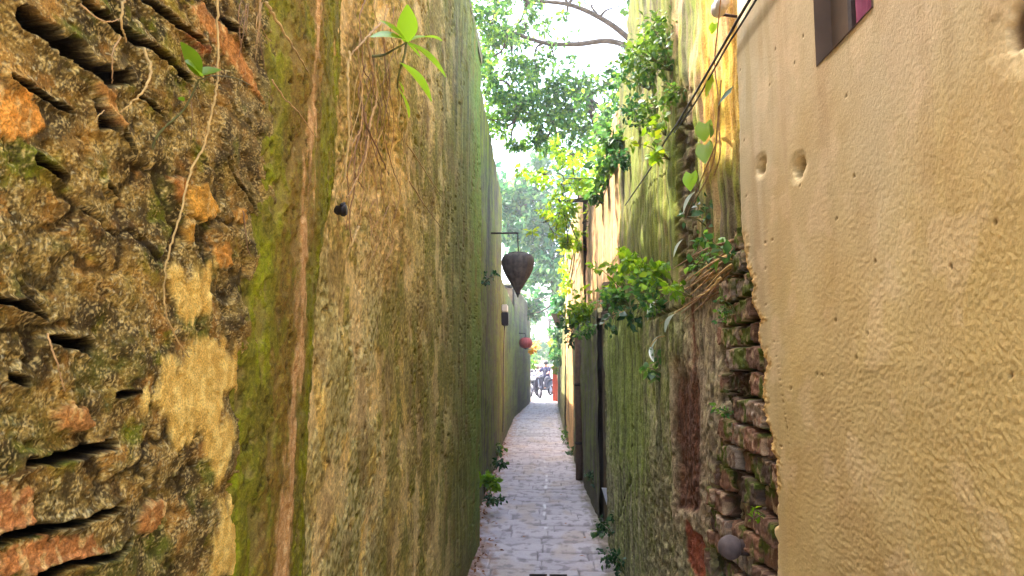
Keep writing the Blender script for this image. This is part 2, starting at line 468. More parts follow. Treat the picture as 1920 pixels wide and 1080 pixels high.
def rubble_fn(Y, Z):
    wy = Y + .030 * fbm(Y * 11, Z * 11, 1, 4) + .003 * fbm(Y * 70, Z * 70, 5, 2)
    wz = Z + .022 * fbm(Y * 11, Z * 11, 9, 4) + .003 * fbm(Y * 70, Z * 70, 14, 2)
    f1, f2, cid = worley(wy * 7.5, wz * 13.0, 3)
    e = f2 - f1
    g1, g2, gid = worley(wy * 62, wz * 70, 6)
    cmask = ss(-.05, .45, fbm(Y * 3.2, Z * 4.2, 20, 3))
    h = .010 * fbm(Y * 6, Z * 8, 2, 2) + .003 * (cid - .4) * ss(.0, .45, e) + .0022 * billow(Y * 22, Z * 28, 30, 2) \
        + .0016 * (gid - .5) * ss(0, .6, g2 - g1) + .0011 * fbm(Y * 80, Z * 90, 40, 2) + .0010 * np.abs(perlin(Y * 170, Z * 180, 44)) + .0004 * perlin(Y * 400, Z * 410, 45)
    h = h - .007 * cmask * ss(.30, .02, e)
    pitm = ss(.25, .6, fbm(Y * 24, Z * 34, 47, 3)); h = h - .004 * pitm
    n1, n2 = fbm(Y * 5, Z * 6, 50, 4), fbm(Y * 38, Z * 44, 55, 4)
    n3 = fbm(Y * 150, Z * 160, 60, 3)
    c = mix(S(101, 85, 42), S(147, 126, 68), ss(-.4, .5, n1))
    c = mix(c, S(199, 176, 108), .85 * ss(.08, .55, n2 + .4 * n3))
    c = mix(c, S(66, 54, 28), .85 * ss(.0, .5, -n2 + .35 * n3 - .1))
    c = mix(c, S(170, 126, 62), .6 * ss(.15, .6, fbm(Y * 11, Z * 15, 66, 3)))
    c = mix(c, S(183, 178, 140), .75 * ss(.35, .62, n3 + .4 * n2) )
    c = mix(c, S(101, 109, 16), .8 * ss(.2, .6, fbm(Y * 10, Z * 13, 70, 4) + .7 * ss(1.98, 2.15, Z) * ss(1.25, .95, Y) - .12))
    c = mix(c, S(95, 100, 40), .6 * ss(.2, .6, fbm(Y * 8, Z * 8, 74, 4) + .25 * ss(1.5, 1.35, Z)))
    c = mix(c, S(120, 109, 68), .5 * ss(1.18, 1.4, Y))
    n4 = fbm(Y * 210, Z * 230, 62, 2)
    n5 = fbm(Y * 16, Z * 19, 64, 4)
    c = mix(c, S(60, 47, 24), .8 * ss(.05, .5, n5 + .3 * n2)); c = mix(c, S(183, 143, 66), .32 * ss(.1, .5, fbm(Y * 9, Z * 12, 68, 3) + .3 * n4))
    c = mix(c, S(41, 33, 18), .65 * ss(.2, .6, n4 + .6 * n2)); c = mix(c, S(214, 194, 128), .55 * ss(.25, .6, -n4 + .4 * n2 - .05))
    c = mix(c, S(37, 30, 18), .8 * cmask * ss(.14, .04, e))
    w = .0045 * fbm(Y * 60, Z * 60, 80, 3)
    for pts in pales:
        sd = poly_sd(Y, Z, pts) + .028 * fbm(Y * 26, Z * 11, 83, 4)
        m = ss(.010, -.012, sd)
        h = h * (1 - .6 * m) + .004 * m
        c = mix(c, mix(S(212, 178, 92), S(235, 209, 122), ss(-.3, .4, n2)), m * .92)
        c = mix(c, S(193, 150, 66), m * .45 * ss(.0, .5, fbm(Y * 30, Z * 9, 85, 3)))
    for pts, bc in bricks:
        sd = poly_sd(Y, Z, pts) + 1.5 * w
        m = ss(.003, -.005, sd)
        h = h * (1 - .75 * m) + (.006 + .0015 * n3 + .004 * n1) * m
        bb = mix(bc * .72, bc * 1.15, ss(-.4, .4, n2 + .3 * n3))
        bb = mix(bb, S(214, 191, 128), .55 * ss(.25, .6, fbm(Y * 50, Z * 30, 88, 3)))
        c = mix(c, bb, m)
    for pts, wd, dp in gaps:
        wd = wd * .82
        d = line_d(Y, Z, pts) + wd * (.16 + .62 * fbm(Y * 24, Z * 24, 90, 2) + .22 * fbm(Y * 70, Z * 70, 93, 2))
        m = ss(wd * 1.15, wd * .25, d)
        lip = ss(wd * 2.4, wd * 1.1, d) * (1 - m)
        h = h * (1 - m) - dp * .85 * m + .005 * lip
        c = mix(c, S(27, 22, 15), ss(wd * 1.2, wd * .8, d))  # soil-dark tone painted in so the gap and its sides read as shade
    c = c * np.array([1.14, 1.11, 1.04])
    return h, c
ys = np.concatenate([np.linspace(-.5, .5, 170), graded(.505, 1.62, lambda y: y * y / (747 * .55), .95)])
zs = np.concatenate([np.linspace(0, 1.12, 90), np.arange(1.122, 2.5, .0016), np.linspace(2.505, TOPL, 120)])
Yg, Zg = np.meshgrid(ys, zs)
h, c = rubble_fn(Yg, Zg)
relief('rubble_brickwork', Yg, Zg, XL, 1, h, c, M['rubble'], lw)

# mossy half-round pilaster
def curve(*pts):
    q = sorted([on_wall(a, b, XL) for a, b in pts], key=lambda t: t[1])
    return lambda z: np.interp(z, [t[1] for t in q], [t[0] for t in q])
pl = curve((404, 1080), (416, 850), (432, 600), (462, 400), (478, 300), (492, 0))
pr = curve((578, 1080), (586, 800), (594, 640), (604, 500), (632, 360), (644, 200), (650, 0))
pc = curve((508, 1080), (520, 900), (538, 650), (546, 480), (560, 400), (570, 200), (578, 0))
zs = np.concatenate([np.linspace(0, .85, 60), np.arange(.853, 2.95, .0034), np.linspace(2.96, TOPL, 110)])
us = np.linspace(-.14, 1.14, 230)
U, Zg = np.meshgrid(us, zs)
a, b, cc = pl(Zg), pr(Zg), pc(Zg)
a = a + .016 * fbm(Zg * 5, Zg * 0 + 2, 132, 4); b = b + .016 * fbm(Zg * 4, Zg * 0 + 7, 136, 4); cc = cc + .012 * fbm(Zg * 3.5, Zg * 0 + 4, 138, 3)
Yg = a + (b - a) * U
uc = np.clip((cc - a) / (b - a), .2, .8)
t = np.where(U < uc, (uc - U) / uc, (U - uc) / (1 - uc))
bul = np.sqrt(np.clip(1 - np.clip(t, 0, 1) ** 1.7, 0, 1))
h = -.026 + .050 * bul - .05 * np.clip(t - 1, 0, 1) + .003 * fbm(Yg * 9, Zg * 4, 100, 3) + .0009 * fbm(Yg * 60, Zg * 50, 104, 3) + .0004 * perlin(Yg * 260, Zg * 260, 109)
sw = (.10 + .05 * fbm(Zg * 0 + 1.7, Zg * 2.6, 112, 3)) * ss(2.1, 1.75, Zg) + .05 * ss(1.75, 2.0, Zg)
sn = fbm(Yg * 22, Zg * 4, 115, 3)
off = (U - uc) + .045 * sn + .03 * fbm(Yg * 50, Zg * 16, 190, 3)
streak = ss(sw, sw * .45, np.abs(off)) * (.25 + .75 * ss(-.2, .2, fbm(Yg * 9, Zg * 3.0, 118, 4) + .35 * ss(2.0, 1.75, Zg)))
h = h + .003 * streak
nf = fbm(Yg * 90, Zg * 80, 120, 3); nm = fbm(Yg * 14, Zg * 7, 124, 4)
f1, f2, cid = worley(Yg * 30 + .3 * nf, Zg * 24 + .3 * nf, 31)
pp_ = ss(.30, .12, f1) * (cid > .55) * ss(-.2, .3, fbm(Yg * 5, Zg * 3, 192, 3))
flk = ss(.22, .34, fbm(Yg * 16, Zg * 9, 194, 4))
h = h - .007 * pp_ - .004 * flk + .004 * ss(0, .5, fbm(Yg * 26, Zg * 20, 196, 3)) * (1 - streak)
c = mix(S(114, 112, 28), S(126, 128, 18), ss(-.3, .4, nm))
c = mix(c, S(136, 146, 20), .8 * ss(.0, .4, nm + .25 * nf) * ss(.35, .9, np.abs(U - uc) * 2))
c = mix(c, S(124, 92, 42), .8 * ss(.16, .05, np.abs(off + .07) - .09) * ss(-.4, .3, nm + .3))
c = mix(c, S(92, 74, 30), .5 * ss(.1, .5, fbm(Yg * 18, Zg * 5, 128, 3)))
c = mix(c, S(66, 64, 18), .5 * ss(.1, .5, nf)); c = mix(c, S(150, 140, 50), .5 * ss(.2, .5, fbm(Yg * 160, Zg * 150, 130, 2)))
c = mix(c, mix(S(182, 138, 84), S(206, 168, 114), ss(-.3, .3, nf)), streak * .9)
c = mix(c, S(148, 128, 78), .4 * flk * (1 - streak)); c = mix(c, S(54, 44, 22), pp_ * .8)
c = mix(c, S(150, 128, 84), .5 * ss(.9, 1.08, U) + .5 * ss(.1, -.1, U))
relief('mossy_pilaster', Yg, Zg, XL, 1, h, c, M['moss'], lw)

# plaster beyond the pilaster
def plaster_fn(Y, Z):
    st = fbm(Y * 16, Z * 1.1, 140, 4); st2 = fbm(Y * 34, Z * .8, 145, 3)
    nf = fbm(Y * 34, Z * 46, 150, 4); nl = fbm(Y * 1.6, Z * 1.6, 155, 3)
    f1, f2, _ = worley(Y * 17 + .35 * nf, Z * 19 + .35 * nf, 8)
    bl_ = fbm(Y * 3.4, Z * 3.6, 198, 5)
    pitm = ss(-.1, .4, fbm(Y * 2.2, Z * 2.2, 160, 3) + .45 * ss(3.1, 2.3, Y) * ss(2.2, 1.9, Z))
    pit = ss(.26, .10, f1) * pitm * (fbm(Y * 7, Z * 7, 163, 2) > -.1)
    rough = ss(3.4, 2.7, Y) * ss(1.75, 2.05, Z)
    h = .010 * nl + .003 * fbm(Y * 9, Z * 6, 165, 2) + .0009 * nf - .020 * pit + .0032 * st * ss(3.6, 5, Y) * 2.5 + .006 * rough * fbm(Y * 20, Z * 12, 168, 3)
    bump = fbm(Y * 12, Z * 7, 170, 3)
    h = h + .008 * rough * ss(0, .4, bump)
    lo = ss(1.15, .5, Z) * ss(4.4, 3.4, Y)
    h = h + lo * .006 * fbm(Y * 14 + Z * 9, Z * 14 - Y * 9, 172, 3)
    c = mix(S(146, 129, 70), S(183, 164, 98), ss(-.35, .4, nl + .5 * nf))
    c = mix(c, S(121, 120, 34), .75 * ss(-.05, .4, fbm(Y * 4, Z * 2.2, 175, 4) + .1))
    c = mix(c, S(183, 177, 128), .75 * ss(.15, .7, pitm) * ss(3.0, 2.4, Y) * ss(2.3, 2.0, Z) * ss(-.5, .2, nf))
    c = mix(c, S(181, 146, 98), .6 * rough * ss(-.2, .4, nf))
    c = mix(c, S(212, 183, 98), .8 * ss(.33, .6, fbm(Y * 7 + Z * 3, Z * 5 - Y * 2, 178, 4)) * ss(1.9, 1.5, Z))
    c = mix(c, S(115, 90, 58), .55 * ss(.15, .55, st2) * ss(3.0, 3.6, Y))
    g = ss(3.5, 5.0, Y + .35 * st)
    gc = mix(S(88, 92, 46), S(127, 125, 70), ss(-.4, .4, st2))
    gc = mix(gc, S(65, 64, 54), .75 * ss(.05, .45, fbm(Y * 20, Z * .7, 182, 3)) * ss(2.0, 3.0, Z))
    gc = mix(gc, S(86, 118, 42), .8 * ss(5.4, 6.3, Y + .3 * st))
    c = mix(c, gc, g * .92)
    c = mix(c, S(61, 51, 32), .6 * pit)
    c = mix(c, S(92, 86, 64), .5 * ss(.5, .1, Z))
    n5 = fbm(Y * 55, Z * 80, 186, 2)
    c = mix(c, S(72, 60, 32), .6 * ss(.2, .55, n5) * ss(5.5, 3.5, Y)); c = mix(c, S(214, 194, 126), .5 * ss(.25, .55, -n5) * ss(5.5, 3.5, Y))
    c = mix(c, S(112, 108, 40), .4 * ss(.12, .42, bl_)); c = mix(c, S(214, 190, 134), .6 * ss(.18, .45, -bl_) * ss(5.2, 4.0, Y)); c = mix(c, S(112, 82, 50), .35 * ss(.25, .5, fbm(Y * 4.5, Z * 3, 201, 4)))
    h = h - .004 * ss(.18, .26, -bl_)
    c = c * np.array([1.16, 1.10, .98])
    c = c * (1 + .30 * np.clip(nf, -1, 1))[..., None]
    return h, c
ys = graded(1.60, 6.8, lambda y: y * y / (747 * .55), .55)
zs = np.concatenate([np.arange(0, 3.3, .0065), np.linspace(3.31, TOPL, 130)])
Yg, Zg = np.meshgrid(ys, zs)
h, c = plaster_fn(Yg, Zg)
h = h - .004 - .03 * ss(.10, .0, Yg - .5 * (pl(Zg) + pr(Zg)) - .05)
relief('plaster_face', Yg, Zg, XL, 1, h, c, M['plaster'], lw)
def coping(mb, x0, x1, y0, y1, z, seed, n=60, amp=.05, skew=None):
    rs = np.random.RandomState(seed)
    yy = np.linspace(y0, y1, n); hh = z + amp * fbm(yy * 2.3, yy * 0 + seed, seed, 4)
    vs, fs = [], []
    for i, y in enumerate(yy):
        j = rs.uniform(-.012, .012)
        if skew is not None:
            f = skew[0] + (skew[1] - skew[0]) * (y - y0) / (y1 - y0); x0, x1 = sorted((f, f + skew[2]))
        vs += [(x0, y, z - .09), (x0 + j, y, hh[i]), ((x0 + x1) / 2, y, hh[i] + .03), (x1 + j, y, hh[i]), (x1, y, z - .09)]
    for i in range(n - 1):
        for k in range(4):
            fs.append([i * 5 + k, i * 5 + k + 1, i * 5 + 6 + k, i * 5 + 5 + k])
    fs.append([4, 3, 2, 1, 0]); e = (n - 1) * 5; fs.append([e, e + 1, e + 2, e + 3, e + 4])
    return mb.add(vs, fs)
coping(MB(), -1.08, -.55, -.5, 6.79, TOPL, 3).build('wall_top', M['coping'], lw)

# ------------------------------------------------------------------ further walls, one builder
def streak_fn(Y, Z, seed, base, moss, gold=0., low=.6, fy=14.):
    st = fbm(Y * fy, Z * .55, seed, 4); st2 = fbm(Y * fy * 2.1, Z * .45, seed + 5, 3)
    nf = fbm(Y * 12, Z * 12, seed + 9, 4); nl = fbm(Y * 1.3, Z * 1.0, seed + 13, 3)
    pat = fbm(Y * 3.1, Z * 2.6, seed + 33, 4)
    h = .014 * nl + .008 * fbm(Y * 6, Z * 4, seed + 17, 3) + .0025 * st * ss(-.3, .4, pat) + .003 * nf
    c = mix(base * .75, base * 1.2, ss(-.4, .4, nl + .4 * nf))
    c = mix(c, S(96, 84, 72), .6 * ss(.1, .5, st2))
    c = mix(c, S(104, 116, 44), moss * ss(-.4, .25, .65 * st + .5 * nl + .45 * nf + .35 * pat))
    c = mix(c, base * .55, .5 * ss(.15, .5, pat + .4 * nf))
    c = mix(c, S(116, 124, 34), moss * .6 * ss(.1, .5, fbm(Y * fy * 1.4, Z * .6, seed + 21, 3)))
    if gold:
        c = mix(c, S(206, 154, 56), gold * ss(-.1, .4, fbm(Y * fy, Z * .5, seed + 25, 3)))
    c = mix(c, S(52, 50, 44), .6 * ss(.25, .6, fbm(Y * fy * 1.6, Z * .6, seed + 29, 3)))
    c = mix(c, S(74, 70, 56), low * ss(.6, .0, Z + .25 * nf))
    return h, c
def side_wall(name, label, side, y0, y1, xa, xb, z0, z1, fn, mat, thick=.35, top=True, dz=.02, dens=.8, rag=None, seed=0):
    """a straight stretch of wall; xa, xb = its alley face at both ends, fn = relief and colour"""
    w = thing(name, label, 'wall', ((xa + xb) / 2 + side * thick / 2, (y0 + y1) / 2, z0))
    xm = (abs(xa) + abs(xb)) / 2
    ys = graded(y0, y1, lambda y: y * y / (747 * xm), dens)
    zs = np.arange(z0, z1 + dz, dz); zs[-1] = z1
    Yg, Zg = np.meshgrid(ys, zs)
    if rag is not None:
        Zg = z0 + (Zg - z0) * (rag(Yg) - z0) / (z1 - z0)
    h, c = fn(Yg, Zg)
    xf = xa + (xb - xa) * (Yg - y0) / (y1 - y0)
    relief('plaster_face', Yg, Zg, xf, -side, h, c, mat, w)
    n = max(2, int((y1 - y0) / .5)); yy = np.linspace(y0, y1, n); mb = MB()
    vs, fs = [], []
    for y in yy:
        f = xa + (xb - xa) * (y - y0) / (y1 - y0) + side * .05
        zt = (float(rag(np.array([y]))[0]) if rag is not None else z1) - .01
        bk = f + side * thick
        vs += [(f, y, z0 - .01), (f, y, zt), (bk, y, zt), (bk, y, z0 - .01)]
    for i in range(n - 1):
        for k in range(4):
            k2 = (k + 1) % 4
            fs.append([i * 4 + k, i * 4 + k2, i * 4 + 4 + k2, i * 4 + 4 + k])
    fs.append([0, 1, 2, 3]); e = (n - 1) * 4; fs.append([e + 3, e + 2, e + 1, e])
    mb.add(vs, fs).build('wall_core', M['core'], w)
    if top:
        coping(MB(), 0, 1, y0, y1, z1, seed + 3, amp=.08, skew=(xa + side * .012, xb + side * .012, side * (thick + .04))).build('wall_top', M['coping'], w)
    return w
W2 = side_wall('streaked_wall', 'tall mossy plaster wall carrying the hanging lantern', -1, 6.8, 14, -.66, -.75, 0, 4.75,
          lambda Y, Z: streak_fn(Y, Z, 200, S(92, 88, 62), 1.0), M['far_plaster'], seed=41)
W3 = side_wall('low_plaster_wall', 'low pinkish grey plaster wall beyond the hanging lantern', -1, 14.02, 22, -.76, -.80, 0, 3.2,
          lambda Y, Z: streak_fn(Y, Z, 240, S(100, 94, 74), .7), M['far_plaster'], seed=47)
W4 = side_wall('end_plaster_wall', 'grey brown wall at the far left end of the alley under the red lantern', -1, 22.02, 31, -.80, -.44, 0, 3.9,
          lambda Y, Z: streak_fn(Y, Z, 280, S(100, 92, 76), .6), M['far_plaster'], dens=.5, seed=53)

# ------------------------------------------------------------------ right: ochre rendered wall
XR = .55
RZ = 3.4
ow = thing('rendered_wall', 'ochre yellow rendered house wall on the right with broken plaster edge showing bricks', 'wall', (.75, .9, 0))
bd = sorted([on_wall(px, py, XR) for px, py in
    ((1383, 0), (1384, 120), (1388, 250), (1391, 350), (1393, 450), (1397, 505), (1409, 540), (1404, 566), (1420, 600), (1416, 640), (1432, 680),
     (1424, 715), (1428, 745), (1424, 772), (1441, 806), (1438, 838), (1447, 860), (1446, 905), (1450, 960), (1444, 1000), (1450, 1030), (1450, 1080))], key=lambda t: t[1])
bd = [(bd[0][0], 0)] + bd + [(bd[-1][0], 4)]
def ob(z):
    base = np.interp(z, [t[1] for t in bd], [t[0] for t in bd])
    amp = .010 + .022 * ss(1.95, 1.8, z)
    return base + amp * fbm(z * 26, z * 0 + 3, 300, 3) * .6
WIN = [on_wall(1535, 125, XR), on_wall(1640, 20, XR)]       # window: far lower corner, near side
wy1, wz0 = WIN[0]
wy0 = WIN[1][0]
wz1 = wz0 + .62
def ochre_fn(Y, Z):
    yb = ob(Z)
    f = fbm(Y * 125, Z * 135, 310, 2); f2 = billow(Y * 150, Z * 170, 315, 2)
    gl = ss(2.35, 1.2, Z + .25 * (Y - .9)) * ss(1.9, 1.35, Y)          # stipple is coarser low and near, floated smooth high up
    h = .005 * fbm(Y * 2.2, Z * 2.0, 320, 2) + .0006 * fbm(Y * 12, Z * 10, 323, 2) + (.0003 + .0010 * gl) * f + .0006 * gl * (f2 - .4)
    h = h + .0003 * perlin(Y * 260, Z * 260, 328) * (.3 + gl)
    h = h - .010 * ss(.035, .0, yb - Y) * ss(1.98, 1.85, Z)
    nl = fbm(Y * 2.0, Z * 1.6, 330, 4); nm = fbm(Y * 8, Z * 7, 335, 4)
    c = mix(S(190, 163, 100), S(197, 173, 114), ss(-.4, .4, nl))
    up = ss(1.65, 2.3, Z + .2 * nl + .10 * (Y - 1))
    c = mix(c, S(190, 173, 136), up * .8)
    c = mix(c, S(182, 173, 138), .8 * ss(1.6, 2.0, Y + .1 * nl) * ss(1.2, 2.0, Z))
    c = mix(c, S(180, 146, 82), .7 * ss(.0, .5, nl - .1) * ss(1.8, 1.2, Z + .3 * (Y - 1)))
    c = mix(c, S(197, 171, 132), .35 * ss(.1, .5, fbm(Y * 5, Z * 1.0, 340, 4)) * up)
    c = mix(c, S(170, 140, 88), .14 * ss(.0, .7, nm))
    c = mix(c, S(162, 142, 96), .4 * ss(.05, .4, fbm(Y * 10, Z * 1.3, 344, 3)) * ss(1.5, 1.95, Y))
    # pin holes and two dug-out holes
    f1, _, idv = worley(Y * 16, Z * 16, 12)
    ph = ss(.07, .03, f1) * (idv > .93)
    h = h - .006 * ph; c = mix(c, S(58, 36, 20), ph * .8)
    for px, py, ry, rz in ((1427, 312, .030, .020), (1497, 314, .034, .021), (1935, 32, .05, .035)):
        y, z = on_wall(px, py, XR)
        d = np.hypot((Y - y) / ry, (Z - z) / rz) + .18 * fbm(Y * 55, Z * 55, 350, 2)
        m = ss(1.15, .75, d); lip = ss(1.9, 1.15, d) * (1 - m)
        h = h - .05 * m * (1 if px < 1900 else .3) - .003 * lip
        c = mix(c, S(62, 42, 26), m * .95); c = mix(c, S(219, 199, 146), lip * .6)
    dr = ss(.12, .45, fbm(Y * 13, Z * .9, 362, 3)) * ss(1.2, 2.1, Z)
    c = mix(c, S(160, 132, 92), .20 * dr)
    c = mix(c, S(168, 128, 76), .14 * ss(.15, .5, fbm(Y * 3.2, Z * 2.4, 366, 4)))
    c = mix(c, S(222, 196, 152), .25 * ss(.2, .6, fbm(Y * 6, Z * 6, 368, 4)))
    # a hairline crack
    ck = ss(.0022, .0008, line_d(Y, Z, [on_wall(a, b, XR) for a, b in ((1452, 640), (1462, 700), (1470, 760), (1480, 850), (1483, 930))]) + .002 * nm)
    h = h - .003 * ck; c = mix(c, S(106, 79, 44), ck * .7)
    # chipped edge: raw cream mortar
    chip = ss(.075, .02, yb - Y + .03 * fbm(Y * 30, Z * 30, 355, 3)) * ss(2.0, 1.85, Z) * ss(1.26, 1.34, Z)
    c = mix(c, mix(S(219, 189, 120), S(197, 153, 84), ss(-.2, .3, f)), chip)
    h = h + chip * .006 * fbm(Y * 60, Z * 60, 358, 3)
    c = c * np.array([1.07, 1.06, 1.12])
    return h, c
ys0 = np.concatenate([np.linspace(-.5, .5, 150), graded(.51, 2.05, lambda y: y * y / (747 * .55), 1.0)])
un = (ys0 + .5) / (ys0[-1] + .5)
zs = np.concatenate([np.linspace(0, .95, 40), np.arange(.953, 2.65, .0027), np.linspace(2.66, RZ, 60)])
def zone(z_lo, z_hi, y_lo, y_hi):
    """a rectangle of the render; y_hi None = the broken edge"""
    z = zs[(zs >= z_lo - 1e-6) & (zs <= z_hi + 1e-6)]
    z = np.unique(np.concatenate([[z_lo], z, [z_hi]]))
    hi = ob(z) if y_hi is None else np.full(len(z), y_hi)
    k = un[None, :]
    Y = y_lo + (hi[:, None] - y_lo) * k
    return Y, np.repeat(z[:, None], len(un), 1)
Yg, Zg = zone(0, wz0, -.5, None)
h, c = ochre_fn(Yg, Zg)
# the edge turns back into the wall
def with_return(Y, Z, h, c):
    Y = np.concatenate([Y, Y[:, -1:] + .004, Y[:, -1:] + .002], 1); Z = np.concatenate([Z, Z[:, -1:], Z[:, -1:]], 1)
    h = np.concatenate([h, h[:, -1:] - .022, h[:, -1:] - .06], 1); c = np.concatenate([c, c[:, -1:], c[:, -1:]], 1)
    return Y, Z, h, c
relief('render_face', *(lambda r: (r[0], r[1], XR, -1, r[2], r[3]))(with_return(Yg, Zg, h, c)), M['ochre'], ow)
Yg, Zg = zone(wz0, wz1, wy1, None)
un_keep = un; un = np.linspace(0, 1, 160); Yg, Zg = zone(wz0, wz1, wy1, None); h, c = ochre_fn(Yg, Zg)
relief('render_face', *(lambda r: (r[0], r[1], XR, -1, r[2], r[3]))(with_return(Yg, Zg, h, c)), M['ochre'], ow)
un = np.linspace(0, 1, 260); Yg, Zg = zone(wz0, wz1, -.5, wy0); h, c = ochre_fn(Yg, Zg)
relief('render_face', Yg, Zg, XR, -1, h, c, M['ochre'], ow)
un = np.linspace(0, 1, 200); Yg, Zg = zone(wz1, RZ, -.5, None); h, c = ochre_fn(Yg, Zg)
relief('render_face', *(lambda r: (r[0], r[1], XR, -1, r[2], r[3]))(with_return(Yg, Zg, h, c)), M['ochre'], ow)
cm = MB()
cm.box((.64, -.5, -.02), (1.0, 1.98, wz0 - .002)); cm.box((.64, wy1 + .002, wz0), (1.0, 1.98, wz1)); cm.box((.64, -.5, wz0), (1.0, wy0 - .002, wz1)); cm.box((.64, -.5, wz1 + .002), (1.0, 1.98, RZ - .02))
cm.build('wall_core', M['core'], ow)
# window opening with its reveal, shutter and hanging pink cloth
wf = MB()
x0, x1 = .545, .66
wf.add([(x0, wy0, wz0), (x0, wy1, wz0), (x1, wy1, wz0), (x1, wy0, wz0)], [[0, 1, 2, 3]])
wf.add([(x0, wy1, wz0), (x0, wy1, wz1), (x1, wy1, wz1), (x1, wy1, wz0)], [[0, 1, 2, 3]])
wf.add([(x0, wy0, wz0), (x0, wy0, wz1), (x1, wy0, wz1), (x1, wy0, wz0)], [[3, 2, 1, 0]])
wf.add([(x0, wy0, wz1), (x0, wy1, wz1), (x1, wy1, wz1), (x1, wy0, wz1)], [[3, 2, 1, 0]])
win = wf.build('window', M['shutter'], ow)
MB().box((.578, wy0 - .02, wz0 - .02), (.59, wy0 + (wy1 - wy0) * .999, wz1 + .02)).build('shutter', M['shutter'], win)
bars = MB()
bars.box((.561, wy0 + (wy1 - wy0) * .46, wz0), (.570, wy0 + (wy1 - wy0) * .52, wz1))
bars.build('window_bar', M['iron'], win)
ck = MB(); vs = []; fs = []
nk = 40
for i in range(nk):
    y = wy0 + .004 + (wy1 - wy0) * .46 * i / (nk - 1)
    for k in range(6):
        z = wz0 + .012 + .012 * math.sin(i * .7) + (.5 * k / 5)
        vs.append((.568 + .005 * math.sin(i * .9 + k * .3), y, z))
for i in range(nk - 1):
    for k in range(5):
        fs.append([i * 6 + k, i * 6 + k + 1, i * 6 + 7 + k, i * 6 + 6 + k])
ck.add(vs, fs)
curt = ck.build('curtain', M['pink'], win, True)

# exposed brickwork behind the broken edge
XB = .575
BL = sorted([on_wall(px, py, XB) for px, py in ((1385, 500), (1352, 530), (1346, 600), (1348, 680), (1352, 730), (1362, 780), (1345, 840), (1334, 900), (1330, 1080))], key=lambda t: t[1])
BL = [(BL[0][0], .9)] + BL
def brick_fn(Y, Z):
    ch = .0715
    wz = Z + .010 * fbm(Y * 7, Z * 6, 370, 4) + .05 * ss(1.45, 1.15, Z) * (Y - 1.9) * 1.0
    row = np.floor(wz / ch); fz = (wz / ch - row)
    rs = np.random.RandomState(21); off = rs.rand(99); idt = rs.rand(99, 32); idh = rs.rand(99, 32)
    ri = row.astype(int) % 99
    bl = .17
    wy = Y + .010 * fbm(Y * 6, Z * 14, 373, 2)
    q = wy / bl + off[ri]; ci = np.floor(q).astype(int); fy = q - ci
    tone, dep = idt[ri, ci % 32], idh[ri, ci % 32]
    e = np.minimum(np.minimum(fz, 1 - fz) * ch, np.minimum(fy, 1 - fy) * bl)
    e = e + .005 * fbm(Y * 45, Z * 45, 376, 3) - .004 * (idt[ri, (ci + 11) % 32] > .6)
    body = ss(.0015, .0065, e)
    h = -.050 + body * (.030 + .028 * dep) + .004 * fbm(Y * 40, Z * 40, 379, 4) * body - .008 * body * ss(.012, .03, e) * 0
    y0, z0 = on_wall(1368, 950, XB)
    gone = (idh[ri, (ci + 3) % 32] < .13) * ss(.0, .01, e); h = h - .03 * gone
    hole = ss(1.1, .7, np.hypot((Y - y0) / .10, (Z - z0) / .055) + .25 * fbm(Y * 16, Z * 16, 382, 2))
    h = h - .035 * hole
    nf = fbm(Y * 30, Z * 30, 385, 4)
    c = mix(S(84, 68, 56), S(134, 98, 76), tone)
    c = mix(c, S(146, 132, 114), .8 * (idt[ri, (ci + 7) % 32] > .55) * ss(-.3, .3, nf + .2))
    c = mix(c, S(84, 96, 30), .9 * ss(.05, .4, fbm(Y * 9, Z * 9, 388, 3) + .25 * ss(1.4, 1.7, Z) - .05))
    c = mix(c, S(176, 150, 116), .7 * ss(.3, .55, fbm(Y * 24, Z * 24, 391, 3)))
    c = mix(c, S(30, 24, 18), np.clip((1 - body) * .95 + gone * .7 + hole * .7, 0, 1))
    return h, c
zs_b = np.concatenate([np.linspace(0, .9, 20), np.arange(.903, 2.0, .0035)])
ub = np.linspace(0, 1, 190)
U, Zg = np.meshgrid(ub, zs_b)
yl = np.interp(Zg, [t[1] for t in BL], [t[0] for t in BL])
Yg = ob(Zg) - .12 + (yl + .05 - ob(Zg) + .12) * U
h, c = brick_fn(Yg, Zg)
relief('exposed_brickwork', Yg, Zg, XB, -1, h, c, M['brick'], ow)

